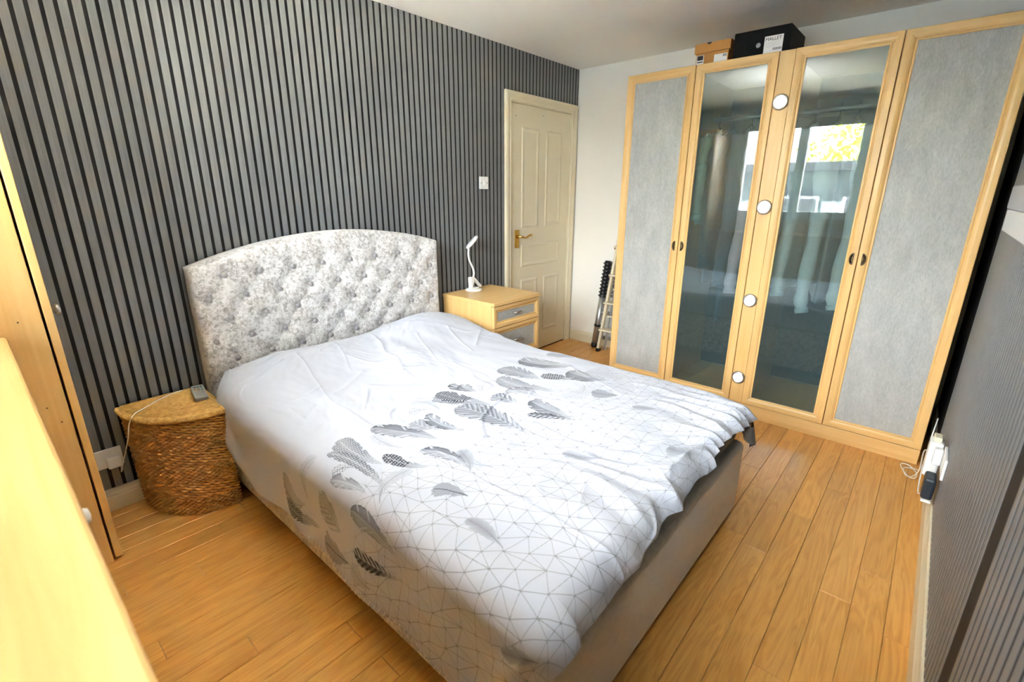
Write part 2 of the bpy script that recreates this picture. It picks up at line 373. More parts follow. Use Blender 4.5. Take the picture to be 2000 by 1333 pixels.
# ------------------------------------------------------------------ window (seen mirrored in the wardrobe glass)
wx = XW - .12
wn = struct('window_1', MB().box((wx, WY0, WZ0), (wx + .07, WY0 + .06, WZ1)).box((wx, WY1 - .06, WZ0), (wx + .07, WY1, WZ1)).box((wx, WY0 + .06, WZ0), (wx + .07, WY1 - .06, WZ0 + .07)).box((wx, WY0 + .06, WZ1 - .07), (wx + .07, WY1 - .06, WZ1)), M['upvc'], 'white three light window frame')
for ym in (-1.165, -1.755): B('mullion', (wx, ym - .045, WZ0 + .07), (wx + .07, ym + .045, WZ1 - .07), M['upvc'], wn)
for (a, b_) in ((WY0 + .06, -1.80), (-1.71, -1.21), (-1.12, WY1 - .06)):
    pn = B('pane', (wx + .03, a, WZ0 + .07), (wx + .036, b_, WZ1 - .07), M['pane'], wn, 0)
hd = MB().box((wx + .07, -1.13, 1.52), (wx + .085, -1.11, 1.58)).tube([(wx + .085, -1.12, 1.57), (wx + .10, -1.12, 1.55), (wx + .10, -1.12, 1.46)], .008)
link('window_handle', hd.mesh('window_handle'), M['upvc'], wn)
B('window_sill', (wx + .07, WY0 - .04, WZ0 - .025), (XW + .07, WY1 + .04, WZ0 + .002), M['upvc'], wn, .006)
bl = thing('roller_blind', (XW - .02, -1.475, 2.19), 'beige roller blind rolled up above the window', 'blind')
link('roller', MB().tube([(XW - .02, WY0 + .01, 2.18), (XW - .02, WY1 - .01, 2.18)], .026, 16).mesh('roller'), M['cloth_white'], bl)
B('hem_bar', (XW - .035, WY0 + .02, 2.06), (XW - .022, WY1 - .02, 2.10), M['cloth_white'], bl)
B('cloth', (XW - .031, WY0 + .02, 2.08), (XW - .028, WY1 - .02, 2.18), M['cloth_white'], bl, 0)

# ------------------------------------------------------------------ outside, as the glass mirrors it
M['grass'] = mat('pale_paving', srgb(190, 186, 174), .9)[0]
M['render_dark'] = mat('slate_cladding', srgb(46, 52, 58), .9, spec=.05)[0]
M['render_pale'] = mat('pale_render', srgb(74, 78, 84), .9, spec=.05)[0]
M['leaf'] = mat('spring_leaf', srgb(140, 150, 60), .7)[0]; M['bark'] = mat('bark', srgb(96, 78, 60), .9)[0]
gd = struct('ground', MB().box((-60, -45, -2.8), (-4.6, 40, -2.6)), M['grass'], 'ground outside the window')
M['dark_window'] = mat('dark_window_glass', srgb(22, 24, 27), .9, spec=.03)[0]
hs = thing('neighbour_house', (-15, -1, -2.6), 'flat roofed dark house across the garden, mirrored in glass', 'house')
B('wall', (-19, -8, -2.6), (-15, 7, 2.0), M['render_dark'], hs); B('roof', (-19.3, -8.3, 2.0), (-14.6, 7.3, 2.25), M['dark_window'], hs)
B('upper_wall', (-15.05, -7.0, -.4), (-14.98, -3.0, 1.5), M['render_pale'], hs)
for yy in (-6.4, -4.6, -1.4, .4, 3.6):
    w_ = B('window', (-15.06, yy, .2), (-14.95, yy + 1.2, 1.3), M['render_pale'], hs); B('pane', (-14.96, yy + .08, .28), (-14.93, yy + 1.12, 1.22), M['dark_window'], w_)
def tree(loc, s, label):
    t = thing('garden_tree', loc, label, 'tree', None)
    mb = MB().tube([loc, (loc[0], loc[1] + .1, loc[2] + 2.2 * s), (loc[0], loc[1] - .1, loc[2] + 4.0 * s)], [.16 * s, .11 * s, .05 * s], 8)
    r = random.Random(int(s * 100))
    for k in range(9):
        a = r.random() * 6.28; z = loc[2] + (1.8 + 1.6 * r.random()) * s
        mb.tube([(loc[0], loc[1], z), (loc[0] + math.cos(a) * 1.0 * s, loc[1] + math.sin(a) * 1.0 * s, z + 1.1 * s)], [.05 * s, .015 * s], 5)
    link('trunk', mb.mesh('trunk'), M['bark'], t)
    lf = MB()
    for k in range(1500):
        a, c_, rad = r.random() * 6.28, r.random() * 2 - 1, r.random() ** .5
        p = Vector((loc[0] + math.cos(a) * math.sqrt(1 - c_ * c_) * rad * 1.6 * s, loc[1] + math.sin(a) * math.sqrt(1 - c_ * c_) * rad * 1.6 * s, loc[2] + (3.6 + c_ * rad * 1.5) * s))
        u = Vector((r.random() - .5, r.random() - .5, r.random() - .5)).normalized(); v = u.orthogonal().normalized(); q = .11 * s
        lf.add([p - u * q, p + v * q * .5, p + u * q, p - v * q * .5], [(0, 1, 2, 3)])
    o = link('foliage', lf.mesh('foliage'), M['leaf'], t); o['kind'] = 'stuff'
tree((-22.5, .9, -2.6), 1.35, 'pale green tree rising behind the house roof, mirrored in glass')
tree((-22.5, 6.2, -2.6), 1.05, 'low bushy tree left of the roof, mirrored in glass')

# pendant lamp on the ceiling, above the picture; the right glass door mirrors it
pd = thing('pendant_lamp', (-2.62, -1.22, H), 'grey bowl pendant lamp hanging from the ceiling above the bed', 'lamp')
link('cord', MB().tube([(-2.62, -1.22, H), (-2.62, -1.22, 1.94)], .004, 8).mesh('cord'), M['plastic'], pd)
link('ceiling_rose', MB().lathe((-2.62, -1.22, H), [(.045, 0), (.045, -.012), (.02, -.025), (0, -.026)], (0, 0, 1), 20).mesh('ceiling_rose'), M['plastic'], pd)
link('shade', MB().lathe((-2.62, -1.22, 1.95), [(0, -.02), (.07, -.01), (.13, .05), (.16, .115), (.157, .115), (.127, .053), (.068, -.006), (0, -.016)], (0, 0, 1), 8).mesh('shade'), M['plastic_grey'], pd)
ll = bpy.data.lights.new('pendant_bulb', 'POINT'); ll.energy = 2.5; ll.shadow_soft_size = .05; ll.color = (1.0, .97, .93)
lo_ = bpy.data.objects.new('pendant_bulb', ll); COL.objects.link(lo_); lo_.location = (-2.62, -1.22, 1.975)

# ------------------------------------------------------------------ framed fronts (wardrobe doors and drawers)
def framed(parent, o, U, V, N, W, Hh, w, thick, mrail, mstile, mpanel, pname, recess=.010):
    o, U, V, N = map(Vector, (o, U, V, N))
    pf = [(0, -thick), (0, -.002), (.002, 0), (w * .42, 0), (w * .60, -.0015), (w * .74, -.005), (w * .80, -.0085), (w * .83, -.0085), (w * .85, -.0055), (w * .95, -.0055), (w, -.0075), (w, -thick)]
    k = len(pf)
    for (c0, A, Bv, L, nm, mm) in (((0, 0), U, V, W, 'rail', mrail), ((W, 0), V, -U, Hh, 'stile', mstile), ((W, Hh), -U, -V, W, 'rail', mrail), ((0, Hh), -V, U, Hh, 'stile', mstile)):
        oo = o + U * c0[0] + V * c0[1]; vs = []
        for t, h in pf:
            for e in (t, L - t): vs.append(oo + A * e + Bv * t + N * h)
        mb = MB().add(vs, [(2 * i, 2 * i + 1, 2 * ((i + 1) % k) + 1, 2 * ((i + 1) % k)) for i in range(k)])
        link(nm, mb.mesh(nm), mm, parent)
    p = o + U * (w - .004) + V * (w - .004) + N * (-recess)
    mb = MB().prism([(0, 0), (W - 2 * w + .008, 0), (W - 2 * w + .008, Hh - 2 * w + .008), (0, Hh - 2 * w + .008)], p, U, V, -N, .005)
    return link(pname, mb.mesh(pname), mpanel, parent)

# ------------------------------------------------------------------ wardrobe
WX, WT, WB = -.700, 2.060, .088
wb = thing('wardrobe', (-.36, -1.76, 0), 'four door beech wardrobe with grey panels and smoked glass doors', 'wardrobe')
Y0, Y1 = -.848, -2.675
B('side_panel', (-.675, Y0 - .02, 0), (-.03, Y0, 2.045), M['wood_z'], wb)
B('side_panel', (-.675, Y1, 0), (-.03, Y1 + .02, 2.045), M['wood_z'], wb)
B('top_panel', (-.675, Y1 + .0205, 2.022), (-.03, Y0 - .0205, 2.045), M['wood_y'], wb)
B('bottom_panel', (-.675, Y1 + .0205, .065), (-.05, Y0 - .0205, .086), M['wood_y'], wb)
B('back_panel', (-.045, Y1 + .0205, .0865), (-.035, Y0 - .0205, 2.0215), M['shade_back'], wb)
B('plinth', (-.692, Y1, 0), (-.676, Y0, .0645), M['wood_y'], wb)
B('plinth', (-.698, Y1, .030), (-.6925, Y0, .084), M['wood_y'], wb)
for yd in (-1.283, -1.72, -1.795, -2.236): B('divider', (-.655, yd - .009, .0865), (-.046, yd + .009, 2.0215), M['wood_z'], wb)
link('clothes_rail', MB().tube([(-.36, -2.245, 1.80), (-.36, Y1 + .021, 1.80)], .0125, 12).mesh('clothes_rail'), M['chrome'], wb)
link('clothes_rail', MB().tube([(-.36, -1.293, 1.80), (-.36, -1.711, 1.80)], .0125, 12).mesh('clothes_rail'), M['chrome'], wb)
link('clothes_rail', MB().tube([(-.36, -1.805, 1.80), (-.36, -2.227, 1.80)], .0125, 12).mesh('clothes_rail'), M['chrome'], wb)
def wdoor(ya, yb, glass, hy, label):
    d = bpy.data.objects.new('wardrobe_door', None); COL.objects.link(d); d.location = (WX + .36, (ya + yb) / 2 + 1.76, WB); d.parent = wb; d['label'] = label
    framed(d, (WX, ya, WB), -Y_, Z_, -X_, ya - yb, WT - WB, .050, .022, M['wood_y'], M['wood_z'], M['glass'] if glass else M['concrete'], 'glass_pane' if glass else 'grey_panel')
    # half moon pull
    for q in [0]:
        hb = MB(); s = 1 if hy > (ya + yb) / 2 else -1
        ring = []; zc = 1.03
        vs = []; kk = 12
        for i in range(kk + 1):
            t = math.pi * i / kk - math.pi / 2
            cy, cz = math.cos(t) * .016 * s, math.sin(t) * .030
            vs += [(WX + .002, hy - cy, zc + cz), (WX - .006, hy - cy, zc + cz), (WX - .008, hy - cy * .72, zc + cz * .78), (WX - .004, hy - cy * .55, zc + cz * .7), (WX - .001, hy - cy * .3, zc + cz * .6)]
        fs = [(i * 5 + j, i * 5 + j + 1, (i + 1) * 5 + j + 1, (i + 1) * 5 + j) for i in range(kk) for j in range(4)]
        hb.add(vs, fs, True); hb.box((WX - .007, hy - .002, zc - .030), (WX + .002, hy + .002, zc + .030), .001)
        link('pull_handle', hb.mesh('pull_handle'), M['dark_metal'], d)
    return d
wdoor(Y0, -1.281, False, -1.262, 'grey concrete panel door nearest the white wall')
wdoor(-1.285, -1.718, True, -1.303, 'smoked glass door beside the narrow grey door')
wdoor(-1.797, -2.234, True, -2.216, 'smoked glass door mirroring the window')
wdoor(-2.238, Y1, False, -2.256, 'grey concrete panel door beside the striped wall')
lp = B('light_panel', (-.694, -1.795, WB), (-.676, -1.720, WT), M['wood_z'], wb, .002); lp['label'] = 'narrow beech panel with four round lights'
for z in (1.815, 1.278, .742, .252):
    r = link('light_ring', MB().lathe((-.694, -1.757, z), [(.040, 0), (.040, .008), (.036, .013), (.030, .014), (.029, .010)], (-1, 0, 0), 32).mesh('light_ring'), M['chrome'], lp)
    link('light_disc', MB().lathe((-.694, -1.757, z), [(.0295, .004), (.0295, .011), (.020, .0125), (0, .013)], (-1, 0, 0), 32).mesh('light_disc'), M['led'], r)

# ------------------------------------------------------------------ clothes inside
def garment(name, y, top, hem, zs, wid, mtn, label, sleeve=True, cat='shirt', lean=0.0, thick=.030):
    g = thing(name, (-.36, y, hem), label, cat, 'clothes hanging in the wardrobe')
    mt = M[mtn]; rr = random.Random(int(abs(y) * 1000))
    mb = MB(); k = 20; rows = 14; vs = []; fs = []
    for i in range(rows + 1):
        t = i / rows; z = top + (hem - top) * t
        hw = (.07 + (wid - .07) * min(1, t / .10) ** .6) * (1 + .05 * t); th = thick * (.55 + .45 * min(1, t * 4))
        for j in range(k):
            a = 2 * math.pi * j / k
            fold = 1 + .22 * math.sin(5 * a + y * 40 + t * 1.5) * t
            vs.append((-.36 + math.cos(a) * hw, y + lean * t + math.sin(a) * th * fold, z - (.05 * abs(math.cos(a)) if i == 0 else 0)))
    fs = [(i * k + j, i * k + (j + 1) % k, (i + 1) * k + (j + 1) % k, (i + 1) * k + j) for i in range(rows) for j in range(k)] + [tuple(range(k))]
    mb.add(vs, fs, True); link('body', mb.mesh('body'), mt, g)
    if sleeve:
        for s in (-1, 1):
            xs = -.36 + s * (wid - .02)
            pts = smooth_path([(xs, y, top - .07), (xs + s * .03, y + lean * .3 + .01, top - .22), (xs + s * .035, y + lean * .6 - .01, (top + zs) / 2), (xs + s * .02, y + lean * .8 + .012, zs + .10), (xs + s * .03, y + lean, zs)], 6)
            nn = len(pts); link('sleeve', MB().tube(pts, [.044 - .012 * i / nn + .004 * math.sin(i * 1.7) for i in range(nn)], 12).mesh('sleeve'), mt, g)
            link('cuff', MB().tube([pts[-3], pts[-2] + Vector((0, 0, -.01)), pts[-1] + Vector((0, 0, -.012))], [.036, .037, .035], 12).mesh('cuff'), mt, g)
    hg = MB().tube(smooth_path([(-.36, y, 1.815), (-.345, y, 1.83), (-.335, y, 1.815), (-.35, y, 1.795), (-.36, y, 1.77), (-.36, y, top + .01)]), .003, 6)
    hg.tube([(-.36 - wid * .8, y, top - .055), (-.36, y, top + .012), (-.36 + wid * .8, y, top - .055)], .006, 6)
    link('hanger', hg.mesh('hanger'), M['black_plastic'], g)
garment('hanging_shirt', -1.335, 1.745, 1.16, 1.20, .22, 'cloth_green', 'pale green top hanging behind the left glass door', True, 'shirt')
garment('hanging_shirt', -1.42, 1.745, .80, .90, .22, 'cloth_teal', 'dark teal shirt in the middle of the left glass door', True, 'shirt')
garment('hanging_coat', -1.53, 1.745, .55, .80, .22, 'cloth_blue', 'long blue coat hanging behind the left glass door', True, 'coat')
garment('hanging_shirt', -1.64, 1.745, .95, .76, .22, 'cloth_pink', 'pale pink shirt beside the narrow panel with lights', True, 'shirt', .04)
garment('hanging_shirt', -1.87, 1.745, .80, .78, .22, 'cloth_white', 'white shirt nearest the narrow panel with lights', True, 'shirt')
garment('hanging_shirt', -1.985, 1.745, .85, .70, .22, 'cloth_white', 'white shirt with a loose cuff in the middle of the right glass door', True, 'shirt', -.03)
garment('hanging_coat', -2.07, 1.745, .75, .80, .20, 'cloth_grey', 'grey coat between two white shirts behind the right glass door', False, 'coat')
garment('hanging_shirt', -2.165, 1.745, .90, .74, .22, 'cloth_white', 'white shirt nearest the handles of the right glass door', True, 'shirt')

# ------------------------------------------------------------------ shoe boxes on the wardrobe
def label_plate(parent, x, ya, yb, z0, z1): return B('label', (x - .0008, ya, z0), (x, yb, z1), M['paper'], parent, 0)
sb = thing('shoe_box', (-.52, -1.35, 2.0455), 'tan cardboard shoe box with lid on top of the wardrobe', 'box', 'shoe boxes on the wardrobe')
B('box_body', (-.655, -1.440, 2.0455), (-.36, -1.258, 2.125), M['box_tan'], sb)
B('lid', (-.662, -1.450, 2.1255), (-.353, -1.248, 2.175), M['box_tan'], sb, .002)
link('finger_hole', MB().prism([(math.cos(math.pi * i / 10) * .013, -math.sin(math.pi * i / 10) * .011) for i in range(11)], (-.6622, -1.330, 2.175), Y_, Z_, -X_, .0006).mesh('finger_hole'), M['ink'], sb)
label_plate(sb, -.6552, -1.304, -1.262, 2.07, 2.115); label_plate(sb, -.6552, -1.435, -1.362, 2.06, 2.108)
B('label_print', (-.6566, -1.300, 2.090), (-.6560, -1.266, 2.113), M['ink'], sb, 0); B('label_print', (-.6566, -1.300, 2.078), (-.6560, -1.266, 2.083), M['ink'], sb, 0)
for k in range(6): B('label_print', (-.6566, -1.432 + k * .0038, 2.092), (-.6560, -1.430 + k * .0038, 2.105), M['ink'], sb, 0)
sb = thing('shoe_box', (-.52, -1.61, 2.0455), 'black shoe box with white label on top of the wardrobe', 'box', 'shoe boxes on the wardrobe')
B('box_body', (-.655, -1.740, 2.0455), (-.362, -1.475, 2.0655), M['box_black'], sb)
B('lid', (-.662, -1.748, 2.066), (-.355, -1.467, 2.190), M['box_black'], sb, .002)
label_plate(sb, -.6622, -1.716, -1.625, 2.0665, 2.148)
text('lettering', 'MALLET', .0225, (-.6632, -1.629, 2.1255), -Y_, Z_, -X_, M['ink'], sb)
for k in range(7): B('label_print', (-.6636, -1.712 + k * .0062, 2.078), (-.6630, -1.709 + k * .0062, 2.090), M['ink'], sb, 0)
for k in range(4): B('label_print', (-.6636, -1.70 + .015 * (k % 2), 2.1165 - k * .007), (-.6630, -1.632, 2.1172 - k * .007), M['plastic_grey'], sb, 0)
link('sticker', MB().lathe((-.662, -1.596, 2.113), [(.0125, 0), (.0125, .0008), (0, .0009)], (-1, 0, 0), 20).mesh('sticker'), M['plastic_grey'], sb)

# ------------------------------------------------------------------ bed
bed = thing('bed', (-2.40, -1.10, 0), 'double bed with buttoned silver crushed velvet headboard', 'bed')
HX0, HX1 = -3.095, -1.690
def hb_top(x):
    t = (x + 2.375) / .715
    return 1.040 + .115 * (1 - t * t) + .012 * (x + 2.39)
BT = []
for r, z in enumerate((1.0, .897, .797, .697, .600, .503)):
    k = 8 if r % 2 == 0 else 9
    for j in range(k): BT.append((-2.405 + (j - (k - 1) / 2) * .1605 + .004, z + .012 * (j / k - .5) * 2))
nx, nz = 190, 116
bz0 = .10
u = np.linspace(0, 1, nx); w = np.linspace(0, 1, nz); U2, W2 = np.meshgrid(u, w, indexing='ij')
GX = HX0 + (HX1 - HX0) * U2; GT = hb_top(GX); GZ = bz0 + (GT - bz0) * W2
e1 = np.minimum(GX - HX0, HX1 - GX); e2 = GT - GZ; ed = np.minimum(e1, e2)
dep = .100 - .030 * np.exp(-ed / .012)
dist = np.full(GX.shape, 9.0); crease = np.full(GX.shape, 9.0)
for (bx, bz) in BT: dist = np.minimum(dist, np.hypot(GX - bx, GZ - bz))
def segd(ax, az, cx, cz):
    vx, vz = cx - ax, cz - az; t = np.clip(((GX - ax) * vx + (GZ - az) * vz) / (vx * vx + vz * vz + 1e-9), 0, 1)
    return np.hypot(GX - ax - t * vx, GZ - az - t * vz)
for i, (ax, az) in enumerate(BT):
    for (cx, cz) in BT[i + 1:]:
        if .06 < abs(cx - ax) < .10 and .06 < abs(cz - az) < .13: crease = np.minimum(crease, segd(ax, az, cx, cz))
    if az > .98: crease = np.minimum(crease, segd(ax, az, ax, hb_top(ax) - .02) + .001)
    if ax < HX0 + .08: crease = np.minimum(crease, segd(ax, az, HX0 + .012, az) + .001)
dep = dep - .023 * np.exp(-(dist / .030) ** 1.15) - .0030 * np.exp(-crease / .004) + .002 * np.minimum(crease, .05) / .05
yy = -.012 - dep
V = np.stack([GX, yy, GZ], -1).reshape(-1, 3); nf = len(V)
idx = np.arange(nf).reshape(nx, nz)
F = np.stack([idx[:-1, :-1], idx[1:, :-1], idx[1:, 1:], idx[:-1, 1:]], -1).reshape(-1, 4).tolist()
rim = list(idx[:, 0]) + list(idx[-1, 1:]) + list(idx[::-1, -1][1:]) + list(idx[0, ::-1][1:-1])
Vb = V[rim].copy(); Vb[:, 1] = -.006
V = np.concatenate([V, Vb]); k = len(rim)
F += [(rim[i], nf + i, nf + (i + 1) % k, rim[(i + 1) % k]) for i in range(k)] + [tuple(range(nf, nf + k))]
mb = MB(); mb.add(V.tolist(), [tuple(int(q) for q in f) for f in F], True)
hb = link('headboard', mb.mesh('headboard'), M['velvet'], bed)
bme = MB().lathe((0, 0, 0), [(.0, .011), (.006, .0105), (.011, .008), (.0135, .003), (.012, -.002)], (0, -1, 0), 14).mesh('button'); bme.materials.append(M['button'])
for (bx, bz) in BT:
    o = bpy.data.objects.new('button', bme); COL.objects.link(o); o.parent = hb
    o.matrix_parent_inverse = Matrix.Translation(-wpos(hb)); o.location = (bx, -.0955, bz)
BX0, BX1, BY0, BY1 = -3.100, -1.735, -2.090, -.118
B('base', (BX0, BY0, .030), (BX1, BY1, .362), M['velvet_plain'], bed, .030)
# crushed velvet border on the long sides
for xx in (BX0 - .004, BX1 - .002): B('side_border', (xx, BY0 + .03, .045), (xx + .006, BY1 - .01, .345), M['velvet'], bed, .003)
for (fx, fy) in ((BX0 + .07, BY0 + .06), (BX1 - .07, BY0 + .06), (BX0 + .07, BY1 - .08), (BX1 - .07, BY1 - .08)):
    link('foot', MB().lathe((fx, fy, 0), [(0, 0), (.028, 0), (.030, .006), (.024, .030), (.024, .034)], (0, 0, 1), 16).mesh('foot'), M['black_plastic'], bed)
mt_ = B('mattress', (-3.065, -2.065, .3625), (-1.765, -.128, .505), M['mattress'], None, .045)
tag(mt_, 'dark grey mattress edge showing between duvet and bed base', 'mattress')

# ------------------------------------------------------------------ duvet
# ---- duvet surface: cloth coordinates p (across the bed) and q (head to foot), metres
DW, DL, DP0, DP1, DQ1 = 1.30, 1.90, -0.42, 0.20, 0.16
DXL, DYH = -3.065, -0.15
def sstep(a, b, x):
    t = np.clip((x - a) / (b - a), 0, 1); return t * t * (3 - 2 * t)
def vnoise(x, y, seed=0):
    xi = np.floor(x).astype(np.int64); yi = np.floor(y).astype(np.int64)
    fx = x - xi; fy = y - yi; fx = fx * fx * (3 - 2 * fx); fy = fy * fy * (3 - 2 * fy)
    def h(a, b):
        n = (a * 374761393 + b * 668265263 + seed * 974634777) & 0x7fffffff
        n = ((n ^ (n >> 13)) * 1274126177) & 0x7fffffff
        return ((n ^ (n >> 16)) & 0xffff) / 65535.0
    return (h(xi, yi) * (1 - fx) + h(xi + 1, yi) * fx) * (1 - fy) + (h(xi, yi + 1) * (1 - fx) + h(xi + 1, yi + 1) * fx) * fy
def roll(r, rad):
    c = r < rad * math.pi / 2
    t = np.minimum(r / rad, math.pi / 2)
    out = rad * np.sin(t)
    drop = np.where(c, rad * (1 - np.cos(t)), rad + (r - rad * math.pi / 2))
    return out, drop
def duvet_base(p, q):
    oL = (0.345 + 0.06 * sstep(0.2, 1.6, q)) * (.07 + .93 * sstep(-.02, .34, q))
    pe = np.where(p < 0, p * oL / 0.42, p)
    oF = 0.135 - 0.055 * sstep(0.1, .8, p) + 0.018 * (vnoise(p * 9, q * 0, 5) - .5) * 2
    qe = np.where(q > DL, DL + (q - DL) * oF / 0.16, q)
    a = np.where(pe < 0, -pe, np.where(pe > DW, pe - DW, 0.0)); sa = np.where(pe < 0, -1.0, 1.0)
    b = np.maximum(qe - DL, 0.0)
    r = np.hypot(a, b) + 1e-9
    rad = np.where(pe < 0, .085, .07)
    out, drop = roll(r, rad)
    flare = 0.05 * np.maximum(r - .1, 0)
    out = out + flare
    x = DXL + np.clip(pe, 0, DW) + sa * out * a / r
    y = DYH - np.minimum(qe, DL) - out * b / r
    z = 0.535 - drop
    top = 1 - sstep(0.0, .12, r)
    pc = np.clip(pe, 0, DW)
    z = z + .018 * np.sin(math.pi * np.clip((pc + .05) / (DW + .1), 0, 1)) * sstep(-.1, .3, q) * top
    fade = 1 - sstep(.0, .30, a)
    z = z + (.058 * np.exp(-((pe - .30) / .36) ** 2 - ((q - .12) / .27) ** 2) + .118 * np.exp(-((pe - 1.08) / .36) ** 2 - ((q - .16) / .24) ** 2)) * fade
    z = z + .030 * np.exp(-((pe - .70) / .16) ** 2 - ((q - .50) / .10) ** 2) * fade
    x = x + .045 * np.exp(-np.abs(q) / .17) * (1 - sstep(.0, .35, pe))
    return x, y, z
RIDGES = [
    ([(0.296, 0.127), (0.261, 0.326), (0.226, 0.484), (0.184, 0.615), (0.176, 0.762), (0.161, 0.984)], 0.006, 0.01),
    ([(0.538, 0.032), (0.461, 0.29), (0.411, 0.449)], 0.005, 0.01),
    ([(0.746, 0.059), (0.646, 0.373), (0.615, 0.504), (0.565, 0.615)], 0.014, 0.018),
    ([(0.049, 0.524), (0.122, 0.536), (0.219, 0.508)], 0.005, 0.01),
    ([(0.161, 0.623), (0.269, 0.603), (0.438, 0.496)], 0.012, 0.02),
    ([(0.569, 0.647), (0.553, 0.834), (0.584, 0.929)], 0.006, 0.01),
    ([(0.884, 0.326), (0.761, 0.639), (0.769, 0.786), (0.777, 0.925)], 0.006, 0.009),
    ([(0.046, 0.726), (0.13, 0.643)], -0.008, 0.012),
    ([(0.049, 0.599), (0.046, 0.726)], 0.006, 0.012),
    ([(0.396, 0.778), (0.315, 0.917), (0.288, 1.044)], -0.016, 0.03),
    ([(0.8, 0.766), (0.792, 0.937), (0.757, 1.048), (0.727, 1.23), (0.78, 1.361)], 0.006, 0.01),
    ([(0.565, 1.437), (0.561, 1.572), (0.565, 1.679), (0.607, 1.77), (0.553, 1.897), (0.519, 2.004)], 0.009, 0.012),
    ([(1.173, 1.135), (1.019, 1.516), (1.111, 1.687)], 0.008, 0.014),
    ([(0.192, 1.465), (0.184, 1.619), (0.188, 1.746), (0.188, 1.909), (0.211, 2.044)], 0.008, 0.01),
    ([(0.176, 1.437), (0.184, 1.556), (0.196, 1.675)], 0.006, 0.01),
    ([(1.192, 1.457), (1.2, 1.802), (1.135, 2.004)], 0.01, 0.015),
    ([(1.25, 1.433), (1.104, 1.524)], -0.01, 0.02),
    ([(1.092, 0.341), (1.042, 0.508), (1.0, 0.635)], 0.009, 0.012),
    ([(1.258, 0.429), (1.077, 0.584)], 0.012, 0.014),
    ([(1.092, 0.341), (1.165, 0.405), (1.254, 0.433)], 0.008, 0.012),
    ([(1.219, 0.492), (1.254, 0.532), (1.273, 0.627)], 0.006, 0.01),
    ([(0.388, 1.734), (0.273, 1.798), (0.226, 1.818)], 0.006, 0.01),
    ([(-0.324, 1.603), (-0.366, 1.631), (-0.42, 1.667)], -0.012, 0.02),
]
def seg_dist(p, q, pts):
    d = np.full(p.shape, 9.0)
    for (a0, b0), (a1, b1) in zip(pts[:-1], pts[1:]):
        vx, vy = a1 - a0, b1 - b0; L2 = vx * vx + vy * vy + 1e-9
        t = np.clip(((p - a0) * vx + (q - b0) * vy) / L2, 0, 1)
        d = np.minimum(d, np.hypot(p - a0 - t * vx, q - b0 - t * vy))
    return d
def duvet_disp(p, q):
    w1 = vnoise(p * 3 + 5, q * 3, 1) - .5; w2 = vnoise(p * 3, q * 3 + 9, 2) - .5
    d = .016 * (vnoise(p * 4 + w1 * 2, q * 3.2 + w2 * 2, 3) - .5)
    d = d + .008 * (vnoise(p * 10 + w2 * 3, q * 7 + w1 * 3, 4) - .5)
    d = d + .0018 * (vnoise(p * 34 + w1 * 9, q * 26 + w2 * 9, 6) - .5)
    # ridged soft wrinkles
    n = vnoise(p * 5.5 + q * 2 + w1 * 4, q * 4 - p * 1.5 + w2 * 4, 7)
    d = d + .005 * np.exp(-((n - .5) / .06) ** 2) * sstep(.35, .7, vnoise(p * 2 + 3, q * 2, 8))
    # gathers running to the foot edge
    g = sstep(DL - .36, DL + .04, q) * (.35 + .65 * sstep(.15, .9, p)) * sstep(-.25, .05, p)
    ph = p * 8.5 + (DL - q) * (1.2 - 2.6 * (p - .8)) + w1 * 3.0 + 1.5 * vnoise(p * 5, q * 3, 9)
    f = np.abs(np.mod(ph, 1) - .5) * 2
    am = .35 + 1.1 * vnoise(p * 3.3 + 1.7, q * 2.5, 15)
    d = d + g * (.016 * am * (np.power(1 - f, 1.3) - .35)) + g * .012 * (vnoise(p * 7 + w1 * 5, q * 5 + w2 * 5, 16) - .5)
    # soft vertical folds in the left drape
    s = sstep(-.05, -.3, p)
    d = d + s * .018 * (np.sin(q * 17 + 3 * w1 + p * 3) * .5 + .8 * (vnoise(q * 6, p * 2, 11) - .5))
    for pts, hgt, wid in RIDGES:
        dist = seg_dist(p + .02 * (vnoise(p * 7, q * 7, 12) - .5), q + .02 * (vnoise(p * 7, q * 7, 13) - .5), pts)
        d = d + hgt * (.42 if hgt > 0 else .3) * np.exp(-(dist / (wid * (.75 if hgt > 0 else 1.2))) ** 1.25)
    return d
def duvet_surface(p, q, off=0.0):
    e = 1e-3
    x, y, z = duvet_base(p, q)
    xa, ya, za = duvet_base(p + e, q); xb, yb, zb = duvet_base(p, q + e)
    ux, uy, uz = xa - x, ya - y, za - z; vx, vy, vz = xb - x, yb - y, zb - z
    nx, ny, nz = -(uy * vz - uz * vy), -(uz * vx - ux * vz), -(ux * vy - uy * vx)
    l = np.sqrt(nx * nx + ny * ny + nz * nz) + 1e-12
    d = duvet_disp(p, q) + off
    return x + nx / l * d, y + ny / l * d, z + nz / l * d
